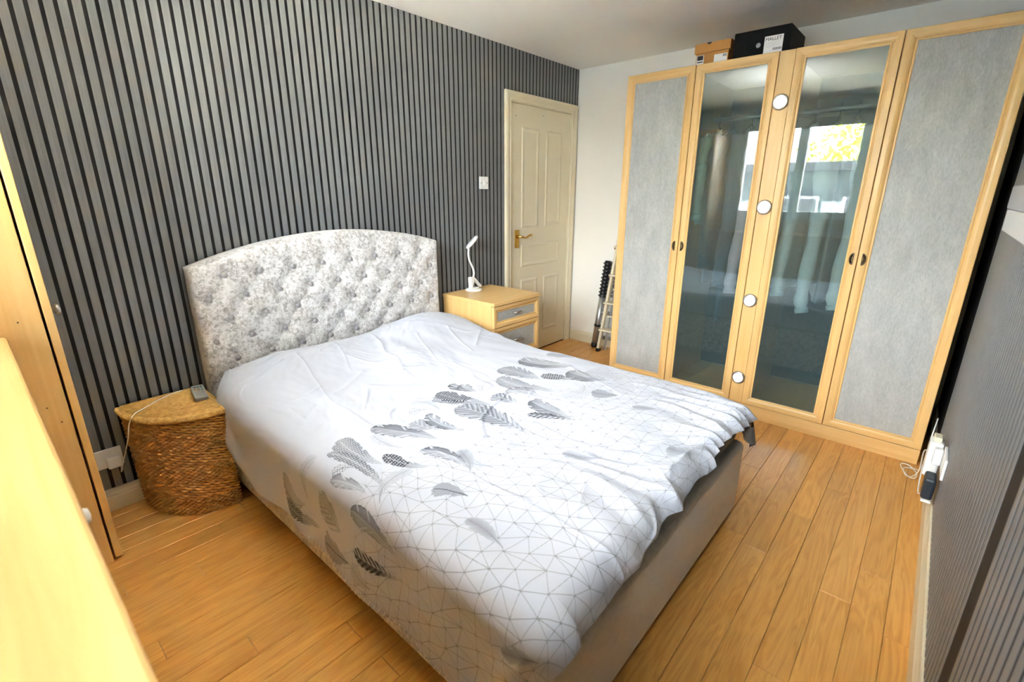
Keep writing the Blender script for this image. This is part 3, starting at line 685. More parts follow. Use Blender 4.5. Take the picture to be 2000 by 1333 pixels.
FEATHERS = [
    ('w', -0.054, 0.980, -0.239, 0.953, 0.027, 0.45, 0.1),
    ('w', 0.099, 1.298, -0.058, 1.345, 0.028, 0.5, -0.15),
    ('w', 0.130, 1.044, 0.149, 1.179, 0.024, 0.4, 0.1),
    ('w', 0.396, 0.925, 0.411, 1.064, 0.037, 0.55, 0.1),
    ('e', 0.323, 0.988, 0.380, 1.028, 0.026, 0.5, 0),
    ('e', -0.074, 1.107, -0.016, 1.155, 0.020, 0.55, 0.1),
    ('w', 0.807, 1.345, 1.011, 1.330, 0.050, 0.4, 0.2),
    ('w', 0.653, 1.064, 0.792, 1.008, 0.035, 0.4, 0.2),
    ('w', 0.396, 1.429, 0.426, 1.492, 0.026, 0.5, 0),
    ('w', 0.303, 1.298, 0.377, 1.361, 0.031, 0.35, 0.1),
    ('w', -0.328, 1.242, -0.362, 1.330, 0.037, 0.6, 0.1),
    ('w', 0.588, 1.389, 0.577, 1.429, 0.019, 0.3, 0),
    ('w', 1.250, 1.246, 1.188, 1.429, 0.080, 0.4, 0.2),
    ('w', 0.226, 1.282, 0.253, 1.445, 0.042, 0.35, 0.1),
    ('d', 0.046, 0.965, 0.057, 1.211, 0.042, 0.72, 0.08),
    ('d', -0.024, 1.012, -0.016, 1.338, 0.024, 0.78, 0.08),
    ('D', 0.084, 1.171, 0.142, 1.345, 0.025, 0.95, 0.05),
    ('s', 0.157, 0.996, 0.265, 1.238, 0.043, 0.75, 0.04),
    ('b', 0.284, 1.060, 0.311, 1.187, 0.040, 0.6, 0.1),
    ('s', 0.184, 1.238, 0.211, 1.445, 0.031, 0.68, 0.12),
    ('s', 0.353, 1.060, 0.373, 1.274, 0.031, 0.75, 0.12),
    ('d', 0.476, 0.957, 0.511, 1.135, 0.052, 0.7, 0.06),
    ('s', 0.607, 0.901, 0.642, 1.052, 0.032, 0.8, 0.08),
    ('s', -0.089, 1.111, -0.058, 1.286, 0.023, 0.5, 0.06),
    ('s', -0.274, 0.754, -0.274, 0.937, 0.075, 0.6, 0.15),
    ('D', -0.355, 0.778, -0.335, 1.024, 0.037, 1, 0),
    ('b', -0.197, 1.032, -0.243, 1.183, 0.071, 0.6, 0.05),
    ('s', -0.128, 1.238, -0.181, 1.457, 0.039, 0.6, 0.06),
    ('B', -0.266, 1.258, -0.255, 1.449, 0.030, 0.95, 0.06),
    ('k', -0.366, 1.052, -0.328, 1.230, 0.054, 1, 0),
    ('k', 0.069, 1.433, 0.115, 1.532, 0.033, 0.95, -0.05),
    ('p', 0.046, 1.600, 0.030, 1.742, 0.024, 0.5, 0.05),
    ('s', 1.061, 0.909, 1.192, 1.159, 0.072, 0.75, 0.04),
    ('d', 0.904, 0.925, 0.927, 1.159, 0.064, 0.8, 0.06),
    ('d', 0.815, 0.996, 0.850, 1.302, 0.056, 0.75, 0.06),
    ('D', 0.965, 1.127, 1.058, 1.294, 0.039, 0.9, 0.03),
    ('s', 1.107, 1.179, 1.138, 1.401, 0.066, 0.7, 0.12),
    ('s', 0.738, 1.119, 0.777, 1.270, 0.054, 0.65, 0.06),
    ('b', 0.646, 1.127, 0.661, 1.258, 0.044, 0.8, 0.05),
    ('k', 0.954, 1.405, 1.004, 1.504, 0.050, 1, 0),
    ('s', 0.704, 1.278, 0.707, 1.500, 0.047, 0.7, 0.06),
    ('B', 0.604, 1.345, 0.692, 1.520, 0.025, 0.9, 0.05),
    ('D', 0.511, 0.933, 0.584, 1.207, 0.051, 0.95, 0.05),
    ('b', 0.476, 1.099, 0.492, 1.441, 0.066, 0.85, 0.05),
    ('s', 0.638, 0.941, 0.630, 1.056, 0.034, 0.7, 0.08),
    ('p', 0.938, 1.603, 0.992, 1.691, 0.025, 0.5, 0),
    ('p', 0.465, 1.603, 0.526, 1.727, 0.027, 0.5, 0.03),
    ('p', 0.723, 1.846, 0.707, 1.965, 0.047, 0.5, 0.05),
    ('p', 1.265, 0.933, 1.304, 1.084, 0.039, 0.5, 0),
    ('p', 0.261, 1.334, 0.203, 1.449, 0.027, 0.5, 0.1),
    ('w', 0.238, 1.413, 0.265, 1.488, 0.018, 0.5, 0),
    ('p', -0.178, 1.850, -0.131, 1.977, 0.024, 0.55, 0.05),
]
ND, MD = 1000, 1060
gp = np.linspace(DP0, DW + DP1, ND); gq = np.linspace(0, DL + DQ1, MD)
PP, QQ = np.meshgrid(gp, gq, indexing='ij')
sx, sy, sz = duvet_surface(PP, QQ)
# line pattern: a jittered triangular net, stored as distance to the nearest line
net = np.full(PP.shape, .02, dtype=np.float64); rs = np.random.RandomState(5); s_ = .058
nodes = {}
for j in range(-2, int((DL + DQ1) / (s_ * .866)) + 4):
    for i in range(-12, int(DW / s_) + 8):
        jx, jy = rs.uniform(-.26, .26, 2)
        nodes[(i, j)] = ((i + .5 * (j % 2) + jx) * s_, (j + jy) * s_ * .866)
dp, dq = gp[1] - gp[0], gq[1] - gq[0]
def draw_edge(a, b_):
    m_ = .006
    i0 = max(int((min(a[0], b_[0]) - m_ - DP0) / dp), 0); i1 = min(int((max(a[0], b_[0]) + m_ - DP0) / dp) + 2, ND)
    j0 = max(int((min(a[1], b_[1]) - m_) / dq), 0); j1 = min(int((max(a[1], b_[1]) + m_) / dq) + 2, MD)
    if i1 <= i0 or j1 <= j0: return
    net[i0:i1, j0:j1] = np.minimum(net[i0:i1, j0:j1], seg_dist(PP[i0:i1, j0:j1], QQ[i0:i1, j0:j1], [a, b_]))
for (i, j), a in nodes.items():
    if a[1] < 1.0: continue
    for nb in ((i + 1, j), (i + (j % 2), j + 1), (i - 1 + (j % 2), j + 1)):
        if nb in nodes: draw_edge(a, nodes[nb])
    if (i + 2 * j) % 5 == 0 and (i + (j % 2), j + 2) in nodes: draw_edge(a, nodes[(i, j + 2)])
mask = sstep(1.16, 1.34, QQ + .22 * (vnoise(PP * 6, QQ * 6, 21) - .5))
# feathers
ink = np.zeros(PP.shape)
def feather(kind, a0, b0, a1, b1, hw, dark, bow, seed):
    L = math.hypot(a1 - a0, b1 - b0); ux, uy = (a1 - a0) / L, (b1 - b0) / L; m_ = hw * 1.5 + L * abs(bow) + .01
    i0 = max(int((min(a0, a1) - m_ - DP0) / dp), 0); i1 = min(int((max(a0, a1) + m_ - DP0) / dp) + 2, ND)
    j0 = max(int((min(b0, b1) - m_) / dq), 0); j1 = min(int((max(b0, b1) + m_) / dq) + 2, MD)
    p = PP[i0:i1, j0:j1]; q = QQ[i0:i1, j0:j1]
    uu = ((p - a0) * ux + (q - b0) * uy) / L
    vv = ((p - a0) * -uy + (q - b0) * ux) - bow * L * (uu - uu * uu) * 4 * (1 if seed % 2 else -1)
    un = np.clip(uu, 0, 1); s = np.abs(vv)
    wd = np.where(un < .22, np.sqrt(np.clip(un / .22, 0, 1) * (2 - np.clip(un / .22, 0, 1))), 1 - np.clip((un - .22) / .70, 0, 1) ** 1.7 * .88)
    wd = np.where(un > .92, wd * (1 - (un - .92) / .08), wd)
    bar = uu * L / .0062 + s / .0055                       # barb phase
    jag = vnoise(bar * 1.0, np.sign(vv) * 3.0 + seed, seed)
    width = hw * wd * (.90 + .16 * jag - .30 * sstep(.74, .82, vnoise(bar * .55, np.sign(vv) * 7 + seed, seed + 9)))
    rim = np.exp(-((s - width + .0022) / .0016) ** 2)
    body = sstep(width + .0012, width - .0012, s) * (uu > 0) * (uu < 1)
    v = np.clip(s / (width + 1e-6), 0, 1)
    barb = np.abs(np.mod(bar, 1) - .5) * 2
    vein = np.exp(-(s / .0016) ** 2) * (uu > .05) * (uu < 1.0)
    split = sstep(.76, .84, vnoise(bar * .6, np.sign(vv) * 5 + seed, seed + 3)) * sstep(.25, .5, v)
    fluff = 1 - sstep(.55, .80, un) * (1 - sstep(.30, .70, barb)) * sstep(.1, .4, v)
    edge = sstep(.78, 1, v)
    if kind == 's': val = body * dark * (.50 + .34 * barb * (.4 + .6 * v) + .45 * rim + .14 * np.sign(vv) * (seed % 2 * 2 - 1) + .2 * sstep(.25, 0, un)) * (1 - .8 * split)
    elif kind in 'dD':
        gu = uu * L / .0105; gv = vv / .0085 + .5 * np.mod(np.floor(gu), 2)
        dot = (np.hypot(np.mod(gu, 1) - .5, (np.mod(gv, 1) - .5)) < .30)
        zone = 1 if kind == 'd' else (un < .55)
        val = body * dark * (.85 - .25 * (kind == 'd') * (1 - v)) * (1 - .85 * dot * zone)
        if kind == 'D': val = np.where(un > .55, body * dark * .62 * (.35 + .65 * barb), val)
    elif kind in 'bB':
        ph = uu * L / (.024 if kind == 'b' else .020) + s / .022
        band = sstep(.25, .6, np.abs(np.mod(ph, 1) - .5) * 2)
        val = body * dark * (((.42 + .38 * band) if kind == 'b' else (.15 + .85 * band)) * (.75 + .25 * barb) + .4 * rim) * (1 - .7 * split)
        if kind == 'B': val = np.where((vv > 0) == (seed % 2 == 0), val, np.maximum(val, body * dark * .7 * (v < .8)))
    elif kind == 'w': val = body * dark * sstep(.55, .95, barb) * (.5 + .5 * sstep(0, .3, v))
    elif kind == 'k': val = body * dark * sstep(.35, .75, barb)
    elif kind == 'p': val = body * dark * (.55 + .55 * barb) * (1 - .45 * v)
    else: val = body * dark * (np.hypot(np.mod(uu * L / .009, 1) - .5, np.mod(vv / .008 + .5 * np.mod(np.floor(uu * L / .009), 2), 1) - .5) < .28) + .5 * dark * body * (v > .88)
    val = val * fluff
    if kind in 'sdDbB': val = val * (1 - .75 * vein)
    else: val = np.maximum(val, vein * dark * (s < hw) * (un < 1))
    cur = ink[i0:i1, j0:j1]
    if kind in 'wkp': ink[i0:i1, j0:j1] = np.maximum(cur, val)
    else: ink[i0:i1, j0:j1] = cur * (1 - body * .9) + val
for fi, ft in enumerate(FEATHERS): feather(*ft, fi + 1)
ink = np.clip(ink * 1.25, 0, 1)
net = net + (ink > .12) * .01

def grid_mesh(name, x, y, z, attrs=None, flip=False):
    a, b_ = x.shape; me = bpy.data.meshes.new(name); nv = a * b_; nfc = (a - 1) * (b_ - 1)
    me.vertices.add(nv); me.loops.add(nfc * 4); me.polygons.add(nfc)
    me.vertices.foreach_set('co', np.stack([x, y, z], -1).astype(np.float32).ravel())
    ix = np.arange(nv).reshape(a, b_)
    q = [ix[:-1, :-1], ix[:-1, 1:], ix[1:, 1:], ix[1:, :-1]]
    if flip: q = q[::-1]
    me.loops.foreach_set('vertex_index', np.stack(q, -1).astype(np.int32).ravel())
    me.polygons.foreach_set('loop_start', np.arange(0, nfc * 4, 4, dtype=np.int32)); me.polygons.foreach_set('loop_total', np.full(nfc, 4, dtype=np.int32))
    me.polygons.foreach_set('use_smooth', np.ones(nfc, dtype=bool))
    for k_, v_ in (attrs or {}).items():
        at = me.attributes.new(k_, 'FLOAT', 'POINT'); at.data.foreach_set('value', v_.astype(np.float32).ravel())
    me.update(calc_edges=True); return me
dv = thing('duvet', (-2.40, -1.20, .40), 'white duvet printed with grey feathers and a fine line net', 'duvet')
link('cover', grid_mesh('cover', sx, sy, sz, dict(ink=ink, line=net, mesh_mask=mask)), M['duvet'], dv)
gp2 = np.linspace(DP0, DW + DP1, 150); gq2 = np.linspace(0, DL + DQ1, 180); P2, Q2 = np.meshgrid(gp2, gq2, indexing='ij')
edge = np.minimum(np.minimum(P2 - DP0, DW + DP1 - P2), np.minimum(DL + DQ1 - Q2, Q2 + .02))
ux_, uy_, uz_ = duvet_surface(P2, Q2, -.022 * sstep(0, .05, edge) - .0008)
lo = link('reverse', grid_mesh('reverse', ux_, uy_, uz_, None, True), M['duvet_reverse'], dv); lo['label'] = 'grey reverse side'
# stitched hem along the left edge
st = MB(); hemq = np.arange(.95, 1.80, .021)
hx, hy, hz = duvet_surface(np.full(hemq.shape, DP0 + .004), hemq); gx_, gy_, gz_ = duvet_surface(np.full(hemq.shape, DP0 + .020), hemq + .006)
for k in range(len(hemq)):
    st.tube([(hx[k] - .003, hy[k], hz[k]), (gx_[k] - .003, gy_[k], gz_[k])], .0013, 5)
o = link('hem_stitch', st.mesh('hem_stitch'), M['stitch'], dv); o['kind'] = 'stuff'
# loose corner of the grey reverse hanging below the far foot corner
k1 = np.linspace(0, 1, 14); k2 = np.linspace(0, 1, 12); K1, K2 = np.meshgrid(k1, k2, indexing='ij')
cx_ = -1.90 + .155 * K1 + .012 * np.sin(K1 * 9 + K2 * 2); cy_ = -2.112 - .014 * K2 + .016 * np.sin(K1 * 7 + 1) ; cz_ = .478 - (.03 + .10 * K1) * K2 - .008 * K1
o = link('loose_corner', grid_mesh('loose_corner', cx_, cy_, cz_), M['duvet_reverse'], dv); o['label'] = 'grey corner of the cover hanging down'

# ------------------------------------------------------------------ bedside cabinet
NX0, NX1, NY0, NY1, NT = -1.600, -1.125, -.512, -.022, .685
ns = thing('bedside_cabinet', (-1.36, -.26, 0), 'beech bedside cabinet with grey fronted drawers beside the door', 'cabinet')
B('top', (NX0, NY0, NT - .022), (NX1, NY1, NT), M['wood_x'], ns, .002)
B('side_panel', (NX0 + .004, NY0 + .030, 0), (NX0 + .022, NY1, NT - .0225), M['wood_z'], ns)
B('side_panel', (NX1 - .022, NY0 + .030, 0), (NX1 - .004, NY1, NT - .0225), M['wood_z'], ns)
B('back_panel', (NX0 + .0225, NY1 - .012, .03), (NX1 - .0225, NY1 - .002, NT - .0225), M['wood_z'], ns)
B('plinth', (NX0 + .0225, NY0 + .05, 0), (NX1 - .0225, NY0 + .066, .055), M['wood_x'], ns)
for (z0, z1) in ((.516, .658), (.288, .511), (.060, .283)):
    d = bpy.data.objects.new('drawer', None); COL.objects.link(d); d.parent = ns; d.matrix_parent_inverse = Matrix.Translation(-ns.location); d.location = ((NX0 + NX1) / 2, NY0 + .008, z0)
    framed(d, (NX0 + .006, NY0 + .008, z0), X_, Z_, -Y_, NX1 - NX0 - .012, z1 - z0, .040, .020, M['wood_x'], M['wood_z'], M['concrete'], 'grey_panel')
    xc, zc = (NX0 + NX1) / 2, (z0 + z1) / 2 + .006
    hm = MB().tube(smooth_path([(xc - .034, NY0 + .016, zc - .006), (xc - .030, NY0 + .002, zc - .004), (xc - .012, NY0 - .012, zc), (xc + .012, NY0 - .012, zc), (xc + .030, NY0 + .002, zc - .004), (xc + .034, NY0 + .016, zc - .006)], 6), .0055, 10)
    link('handle', hm.mesh('handle'), M['chrome'], d)
    B('drawer_box', (NX0 + .03, NY0 + .031, z0 + .01), (NX1 - .03, NY1 - .03, z1 - .02), M['wood_x'], d)

# ------------------------------------------------------------------ clip lamp
lc = Vector((-1.372, -.098, NT))
lm = thing('desk_lamp', lc, 'white clip lamp with curved neck on the bedside cabinet', 'lamp')
link('base', MB().lathe(lc, [(0, .0002), (.058, .0002), (.060, .004), (.057, .010), (.040, .0125), (0, .013)], (0, 0, 1), 32).mesh('base'), M['plastic'], lm)
cl = MB().box((lc.x - .040, lc.y - .016, NT + .013), (lc.x + .036, lc.y + .016, NT + .022), .003)
cl.prism([(-.036, .0), (-.026, .0), (-.010, .045), (-.014, .078), (-.036, .078), (-.040, .070)], (lc.x, lc.y + .016, NT + .020), X_, Z_, -Y_, .032)
cl.prism([(.060, .002), (.068, .010), (-.002, .078), (-.020, .078)], (lc.x, lc.y + .014, NT + .016), X_, Z_, -Y_, .028)
link('clip', cl.mesh('clip'), M['plastic'], lm)
nk = smooth_path([(lc.x - .010, lc.y, NT + .08), (lc.x + .004, lc.y, NT + .12), (lc.x - .008, lc.y, NT + .165), (lc.x - .036, lc.y, NT + .215), (lc.x - .046, lc.y, NT + .26), (lc.x - .042, lc.y, NT + .305)], 8)
link('neck', MB().tube(nk, .0068, 12).mesh('neck'), M['plastic'], lm)
hx_ = Vector((lc.x - .012, lc.y - .004, NT + .340)); ax_ = Vector((.52, -.45, -.62)).normalized()
link('head', MB().lathe(hx_, [(0, -.012), (.045, -.012), (.056, -.008), (.059, 0), (.057, .008), (.050, .0095)], ax_, 36).mesh('head'), M['plastic'], lm)
link('diffuser', MB().lathe(hx_, [(.0505, .0085), (.048, .0098), (0, .0102)], ax_, 32).mesh('diffuser'), M['plastic'], lm)

# ------------------------------------------------------------------ laundry basket
bc = Vector((-3.140, -.036)); BH = .448
def fan(n_, grow=0.0, zf=1.0):
    """outline of the corner basket, from the wall end round the curved front and back along the two straight sides"""
    rx, ry = .284 + .012 * zf + grow, .335 + .004 * zf + grow; pts = []
    for i in range(n_):
        t = i / (n_ - 1) * math.pi / 2
        pts.append((bc.x - rx * math.cos(t) ** .86, bc.y - ry * math.sin(t) ** .86))
    return pts
bk = thing('laundry_basket', (bc.x - .13, bc.y - .14, 0), 'woven seagrass corner laundry basket beside the bed', 'basket')
arc = fan(54); 
def loop(zf, grow):
    a = fan(54, grow, zf); e = [(bc.x + grow, a[-1][1] + (bc.y - a[-1][1]) * i / 16) for i in range(1, 17)]
    f_ = [(bc.x + (a[0][0] - bc.x) * i / 14, bc.y + grow * .3) for i in range(1, 14)]
    return a + e + f_
# inner wall
mb = MB(); A = loop(0, -.006); Cc = loop(1, -.006); k = len(A)
mb.add([(x, y, .004) for x, y in A] + [(x, y, BH - .004) for x, y in Cc], [(i, (i + 1) % k, k + (i + 1) % k, k + i) for i in range(k)] + [tuple(range(k))[::-1]])
link('lining', mb.mesh('lining'), M['dark_inside'], bk)
# woven strands: bands of plain weave and of slanted twining
wv = MB(); nrow = 52
for r in range(nrow):
    z = .008 + (BH - .014) * r / (nrow - 1); zf = z / BH
    A = loop(zf, 0.0); k = len(A); per = []
    # resample finely
    dense = []
    for i in range(k):
        a, b_ = A[i], A[(i + 1) % k]
        for s in range(3): dense.append((a[0] + (b_[0] - a[0]) * s / 3, a[1] + (b_[1] - a[1]) * s / 3))
    kd = len(dense); ln = 0; vs = []
    tw = (r // 9) % 2 == 1
    cxm, cym = bc.x - .13, bc.y - .14
    for i, (x, y) in enumerate(dense):
        p0, p1 = dense[i - 1], dense[(i + 1) % kd]; tx, ty = p1[0] - p0[0], p1[1] - p0[1]; tl = math.hypot(tx, ty) + 1e-9
        nx_, ny_ = ty / tl, -tx / tl
        if (x - cxm) * nx_ + (y - cym) * ny_ < 0: nx_, ny_ = -nx_, -ny_
        ln += math.hypot(x - dense[i - 1][0], y - dense[i - 1][1]) if i else 0
        ph = ln / (.0125 if not tw else .026) * math.pi + (r % 2) * math.pi + (r * 1.1 if tw else 0)
        o_ = .0042 * math.sin(ph); dz = (.0022 * math.cos(ph) if tw else 0)
        for (cu, cw) in ((-.004, -.0042), (.0028, -.0033), (.0046, 0), (.0028, .0033), (-.004, .0042)):
            vs.append((x + nx_ * (o_ + cu), y + ny_ * (o_ + cu), z + cw + dz))
    wv.add(vs, [(i * 5 + j, ((i + 1) % kd) * 5 + j, ((i + 1) % kd) * 5 + j + 1, i * 5 + j + 1) for i in range(kd) for j in range(4)], True)
o = link('woven_body', wv.mesh('woven_body'), M['wicker'], bk); o['kind'] = 'stuff'
# lid: woven top with a braided rim
mb = MB(); A = loop(1, .010); k = len(A); 
mb.add([(x, y, BH + .002) for x, y in A] + [(x, y, BH + .020) for x, y in A] + [(bc.x - .13 + (x - bc.x + .13) * .93, bc.y - .14 + (y - bc.y + .14) * .93, BH + .026) for x, y in A],
       [(i, (i + 1) % k, k + (i + 1) % k, k + i) for i in range(k)] + [(k + i, k + (i + 1) % k, 2 * k + (i + 1) % k, 2 * k + i) for i in range(k)] + [tuple(range(2 * k, 3 * k)), tuple(range(k))[::-1]])
lid = link('lid', mb.mesh('lid'), M['wicker_lid'], bk)
rb = MB(); a0 = fan(80, .0, 1.0)
for r in range(16):                                         # straw rows of the lid
    y = bc.y - .012 - r * .0205
    f = min(1, (bc.y - y) / .339); xl = bc.x - .312 * max(0.0, 1 - f ** (1 / .86 * 2 / 1.0)) ** (.43)
    if bc.x - xl < .03: continue
    rb.tube([(xl + .018, y, BH + .0255), ((xl + bc.x) / 2, y + .002, BH + .0268), (bc.x - .010, y, BH + .0255)], .0062, 6)
o = link('straw_rows', rb.mesh('straw_rows'), M['wicker_lid'], lid); o['kind'] = 'stuff'
br = MB(); A = loop(1, .012); dense = []
k = len(A)
for i in range(k):
    for s in range(4): dense.append((A[i][0] + (A[(i + 1) % k][0] - A[i][0]) * s / 4, A[i][1] + (A[(i + 1) % k][1] - A[i][1]) * s / 4))
for ph0 in (0, math.pi):
    br.tube([(x + .003 * math.cos(i * .8 + ph0), y + .003 * math.cos(i * .8 + ph0), BH + .014 + .005 * math.sin(i * .8 + ph0)) for i, (x, y) in enumerate(dense + dense[:1])], .0055, 6)
o = link('braided_rim', br.mesh('braided_rim'), M['wicker_lid'], lid); o['kind'] = 'stuff'

# remote control on the lid
LZ = BH + .0335
rc = thing('remote_control', (-3.165, -.155, LZ), 'grey remote control lying on the basket lid', 'remote')
rot = Matrix.Translation((-3.168, -.170, LZ)) @ Matrix.Rotation(math.radians(-10), 4, 'Z')
def rpart(nm, mb, mt):
    me = mb.mesh(nm); me.transform(rot); return link(nm, me, mt, rc)
rpart('body', MB().box((-.025, -.085, 0), (.025, .085, .018), .005), M['plastic_grey'])
rpart('face', MB().box((-.021, -.078, .018), (.021, .080, .0188), 0), mat('remote_face', srgb(160, 162, 166), .4)[0])
bcol = [mat('remote_key_%s' % nn, srgb(*cc), .5)[0] for nn, cc in (('grey', (168, 170, 174)), ('dark', (66, 68, 74)), ('blue', (110, 170, 190)), ('yellow', (206, 190, 96)), ('red', (186, 110, 96)), ('green', (120, 160, 110)))]
for r in range(10):
    for c_ in range(3):
        mt = bcol[0] if r < 4 else bcol[2 + (c_ + r) % 4] if r in (5, 6) else bcol[1] if r == 8 else bcol[0]
        rpart('key', MB().box((-.017 + c_ * .0125, -.070 + r * .0145, .0188), (-.008 + c_ * .0125, -.062 + r * .0145, .0208), .0008), mt)

# sockets, plug, cable on the headboard wall
sk = thing('wall_socket', (-3.535, -.001, .245), 'white double wall socket half hidden by the tall wardrobe', 'socket')
B('plate', (-3.610, -.0120, .203), (-3.462, -.0014, .289), M['plastic'], sk, .003)
for sxx in (-3.572, -3.500): B('rocker', (sxx - .006, -.0150, .262), (sxx + .006, -.0120, .280), M['plastic'], sk, .001)
for sxx in (-3.596, -3.476): link('screw', MB().lathe((sxx, -.0120, .246), [(.004, 0), (.004, .001), (0, .0012)], (0, -1, 0), 10).mesh('screw'), M['dark_metal'], sk)
pg = thing('plug', (-3.497, -.030, .232), 'white plug in the double socket beside the basket', 'plug')
B('plug_body', (-3.522, -.045, .206), (-3.472, -.0152, .258), M['plastic'], pg, .006)
link('cord_grip', MB().tube([(-3.480, -.036, .206), (-3.478, -.036, .186)], .005, 8).mesh('cord_grip'), M['plastic_grey'], pg)
tag(link('charging_cable', MB().tube(smooth_path([(-3.478, -.036, .185), (-3.486, -.062, .192), (-3.478, -.095, .240), (-3.464, -.140, .310), (-3.450, -.185, .385), (-3.438, -.200, .445), (-3.415, -.196, LZ - .001), (-3.370, -.160, LZ + .002), (-3.300, -.100, LZ + .001), (-3.245, -.070, LZ + .001), (-3.205, -.060, LZ + .001)], 8), .0023, 8).mesh('charging_cable'), M['plastic']), 'thin white cable running from the plug over the basket lid', 'cable')
sw = thing('light_switch', (-1.160, -.001, 1.42), 'white square light switch on the striped wall', 'switch')
B('plate', (-1.205, -.0105, 1.378), (-1.118, -.0014, 1.463), M['plastic'], sw, .003)
B('rocker', (-1.168, -.0145, 1.405), (-1.154, -.0105, 1.436), M['plastic'], sw, .001)
for sxx in (-1.191, -1.132): link('screw', MB().lathe((sxx, -.0105, 1.42), [(.0035, 0), (.0035, .001), (0, .0012)], (0, -1, 0), 10).mesh('screw'), M['dark_metal'], sw)

# ------------------------------------------------------------------ tall wardrobe and chest along the window wall
TX, TY = -3.580, -.402
tw_ = thing('tall_wardrobe', (-3.87, -.22, 0), 'tall beech wardrobe seen side on at the left edge', 'wardrobe')
B('carcass_side', (XW + .01, TY, 0), (TX - .029, TY + .018, 2.05), M['wood_z'], tw_)
B('carcass_side', (XW + .01, -.05, 0), (TX - .029, -.032, 2.05), M['wood_z'], tw_)
B('carcass_top', (XW + .01, TY + .0185, 2.03), (TX - .029, -.0505, 2.05), M['wood_x'], tw_)
B('carcass_back', (XW + .01, TY + .0185, .05), (XW + .02, -.0505, 2.0295), M['wood_z'], tw_)
B('carcass_base', (XW + .0205, TY + .0185, .05), (TX - .03, -.0505, .07), M['wood_x'], tw_)
td = B('door', (TX - .022, TY + .001, .012), (TX, -.034, 2.05), M['wood_z'], tw_, .002)
link('knob', MB().lathe((TX, TY + .045, .975), [(.010, 0), (.010, .006), (.019, .010), (.021, .016), (.018, .022), (0, .025)], (1, 0, 0), 20).mesh('knob'), M['chrome'], td)
for (zz, xx) in ((.957, -3.665), (.66, -3.66), (.60, -3.635), (.16, -3.66), (.155, -3.655)):
    link('screw_hole', MB().lathe((xx, TY - .0004, zz), [(.0025, 0), (.0025, .0006), (0, .0006)], (0, -1, 0), 8).mesh('screw_hole'), M['dark_metal'], tw_)
CXF, CH = -3.700, .919
ch = thing('chest_of_drawers', (-3.92, -1.4, 0), 'low beech chest of drawers close to the camera under the window', 'chest')
CY0 = -2.43
B('top', (XW + .02, CY0, CH - .024), (CXF, TY - .004, CH), M['wood_y'], ch, .006)
B('side_panel', (XW + .02, CY0 + .01, 0), (CXF - .034, CY0 + .028, CH - .0245), M['wood_z'], ch)
B('side_panel', (XW + .02, TY - .026, 0), (CXF - .034, TY - .008, CH - .0245), M['wood_z'], ch)
B('back_panel', (XW + .02, CY0 + .0285, .04), (XW + .03, TY - .0265, CH - .0245), M['wood_y'], ch)
B('plinth', (CXF - .06, CY0 + .0285, 0), (CXF - .045, TY - .0265, .06), M['wood_y'], ch)
for q in range(3):
    z0 = .066 + q * .2755
    d = B('drawer', (CXF - .032, CY0 + .012, z0), (CXF - .012, TY - .010, z0 + .270), M['wood_y'], ch, .002)
    link('knob', MB().lathe((CXF - .012, -1.415, z0 + .145), [(.006, 0), (.006, .010), (.013, .016), (.016, .024), (.013, .030), (0, .032)], (1, 0, 0), 16).mesh('knob'), M['plastic'], d)

# ------------------------------------------------------------------ ladders in the corner by the wardrobe
tl_ = thing('telescopic_ladder', (-.075, -.58, 0), 'collapsed telescopic ladder with black collars leaning by the white wall', 'ladder')
def stile(yb):
    base = Vector((-.082, yb, .004)); d = Vector((.040, -.072, .785)).normalized(); L = .79
    link('foot', MB().tube([base, base + d * .035], .031, 14).mesh('foot'), M['black_plastic'], tl_)
    link('tube', MB().tube([base + d * .035, base + d * .47], .0285, 16).mesh('tube'), M['alu'], tl_)
    link('clamp', MB().tube([base + d * .195, base + d * .215], .031, 14).mesh('clamp'), M['black_plastic'], tl_)
    for k in range(10):
        s = .470 + k * .032
        link('collar', MB().lathe(base + d * s, [(.0, 0), (.032, 0), (.034, .004), (.030, .012), (.028, .031), (0, .031)], d, 16).mesh('collar'), M['black_plastic'], tl_)
        link('latch', MB().tube([base + d * (s + .008) + Vector((-.005, .030, 0)), base + d * (s + .012) + Vector((-.005, .040, 0))], [.009, .005], 8).mesh('latch'), M['black_plastic'], tl_)
    return base, d
b0, d0 = stile(-.338); b1, d1 = stile(-.722)
for s in (.105, .33):
    link('rung', MB().tube([b0 + d0 * s + Vector((0, -.026, 0)), b1 + d1 * s + Vector((0, .026, 0))], .016, 10).mesh('rung'), M['alu'], tl_)
for k in range(0, 10, 1):
    s = .486 + k * .032
    link('rung', MB().tube([b0 + d0 * s + Vector((0, -.028, 0)), b1 + d1 * s + Vector((0, .028, 0))], .011, 8).mesh('rung'), M['alu'], tl_)
sl = thing('step_ladder', (-.16, -.60, 0), 'folded cream step ladder with rusty treads beside the wardrobe', 'ladder')
def bar(nm, a, b_, w, t, mt):
    a, b_ = Vector(a), Vector(b_); d = (b_ - a).normalized(); s = d.cross(X_).normalized(); q = s.cross(d)
    mb = MB().prism([(-w / 2, -t / 2), (w / 2, -t / 2), (w / 2, t / 2), (-w / 2, t / 2)], a, s, q, d, (b_ - a).length); return link(nm, mb.mesh(nm), mt, sl)
fa, fb = Vector((-.165, -.432, .012)), Vector((-.055, -.552, 1.30))
bar('front_stile', fa, fb, .022, .034, M['steel_paint']); bar('front_stile', fa + Vector((0, -.31, 0)), fb + Vector((0, -.26, 0)), .022, .034, M['steel_paint'])
ra, rb_ = Vector((-.125, -.475, .012)), Vector((-.035, -.560, 1.10))
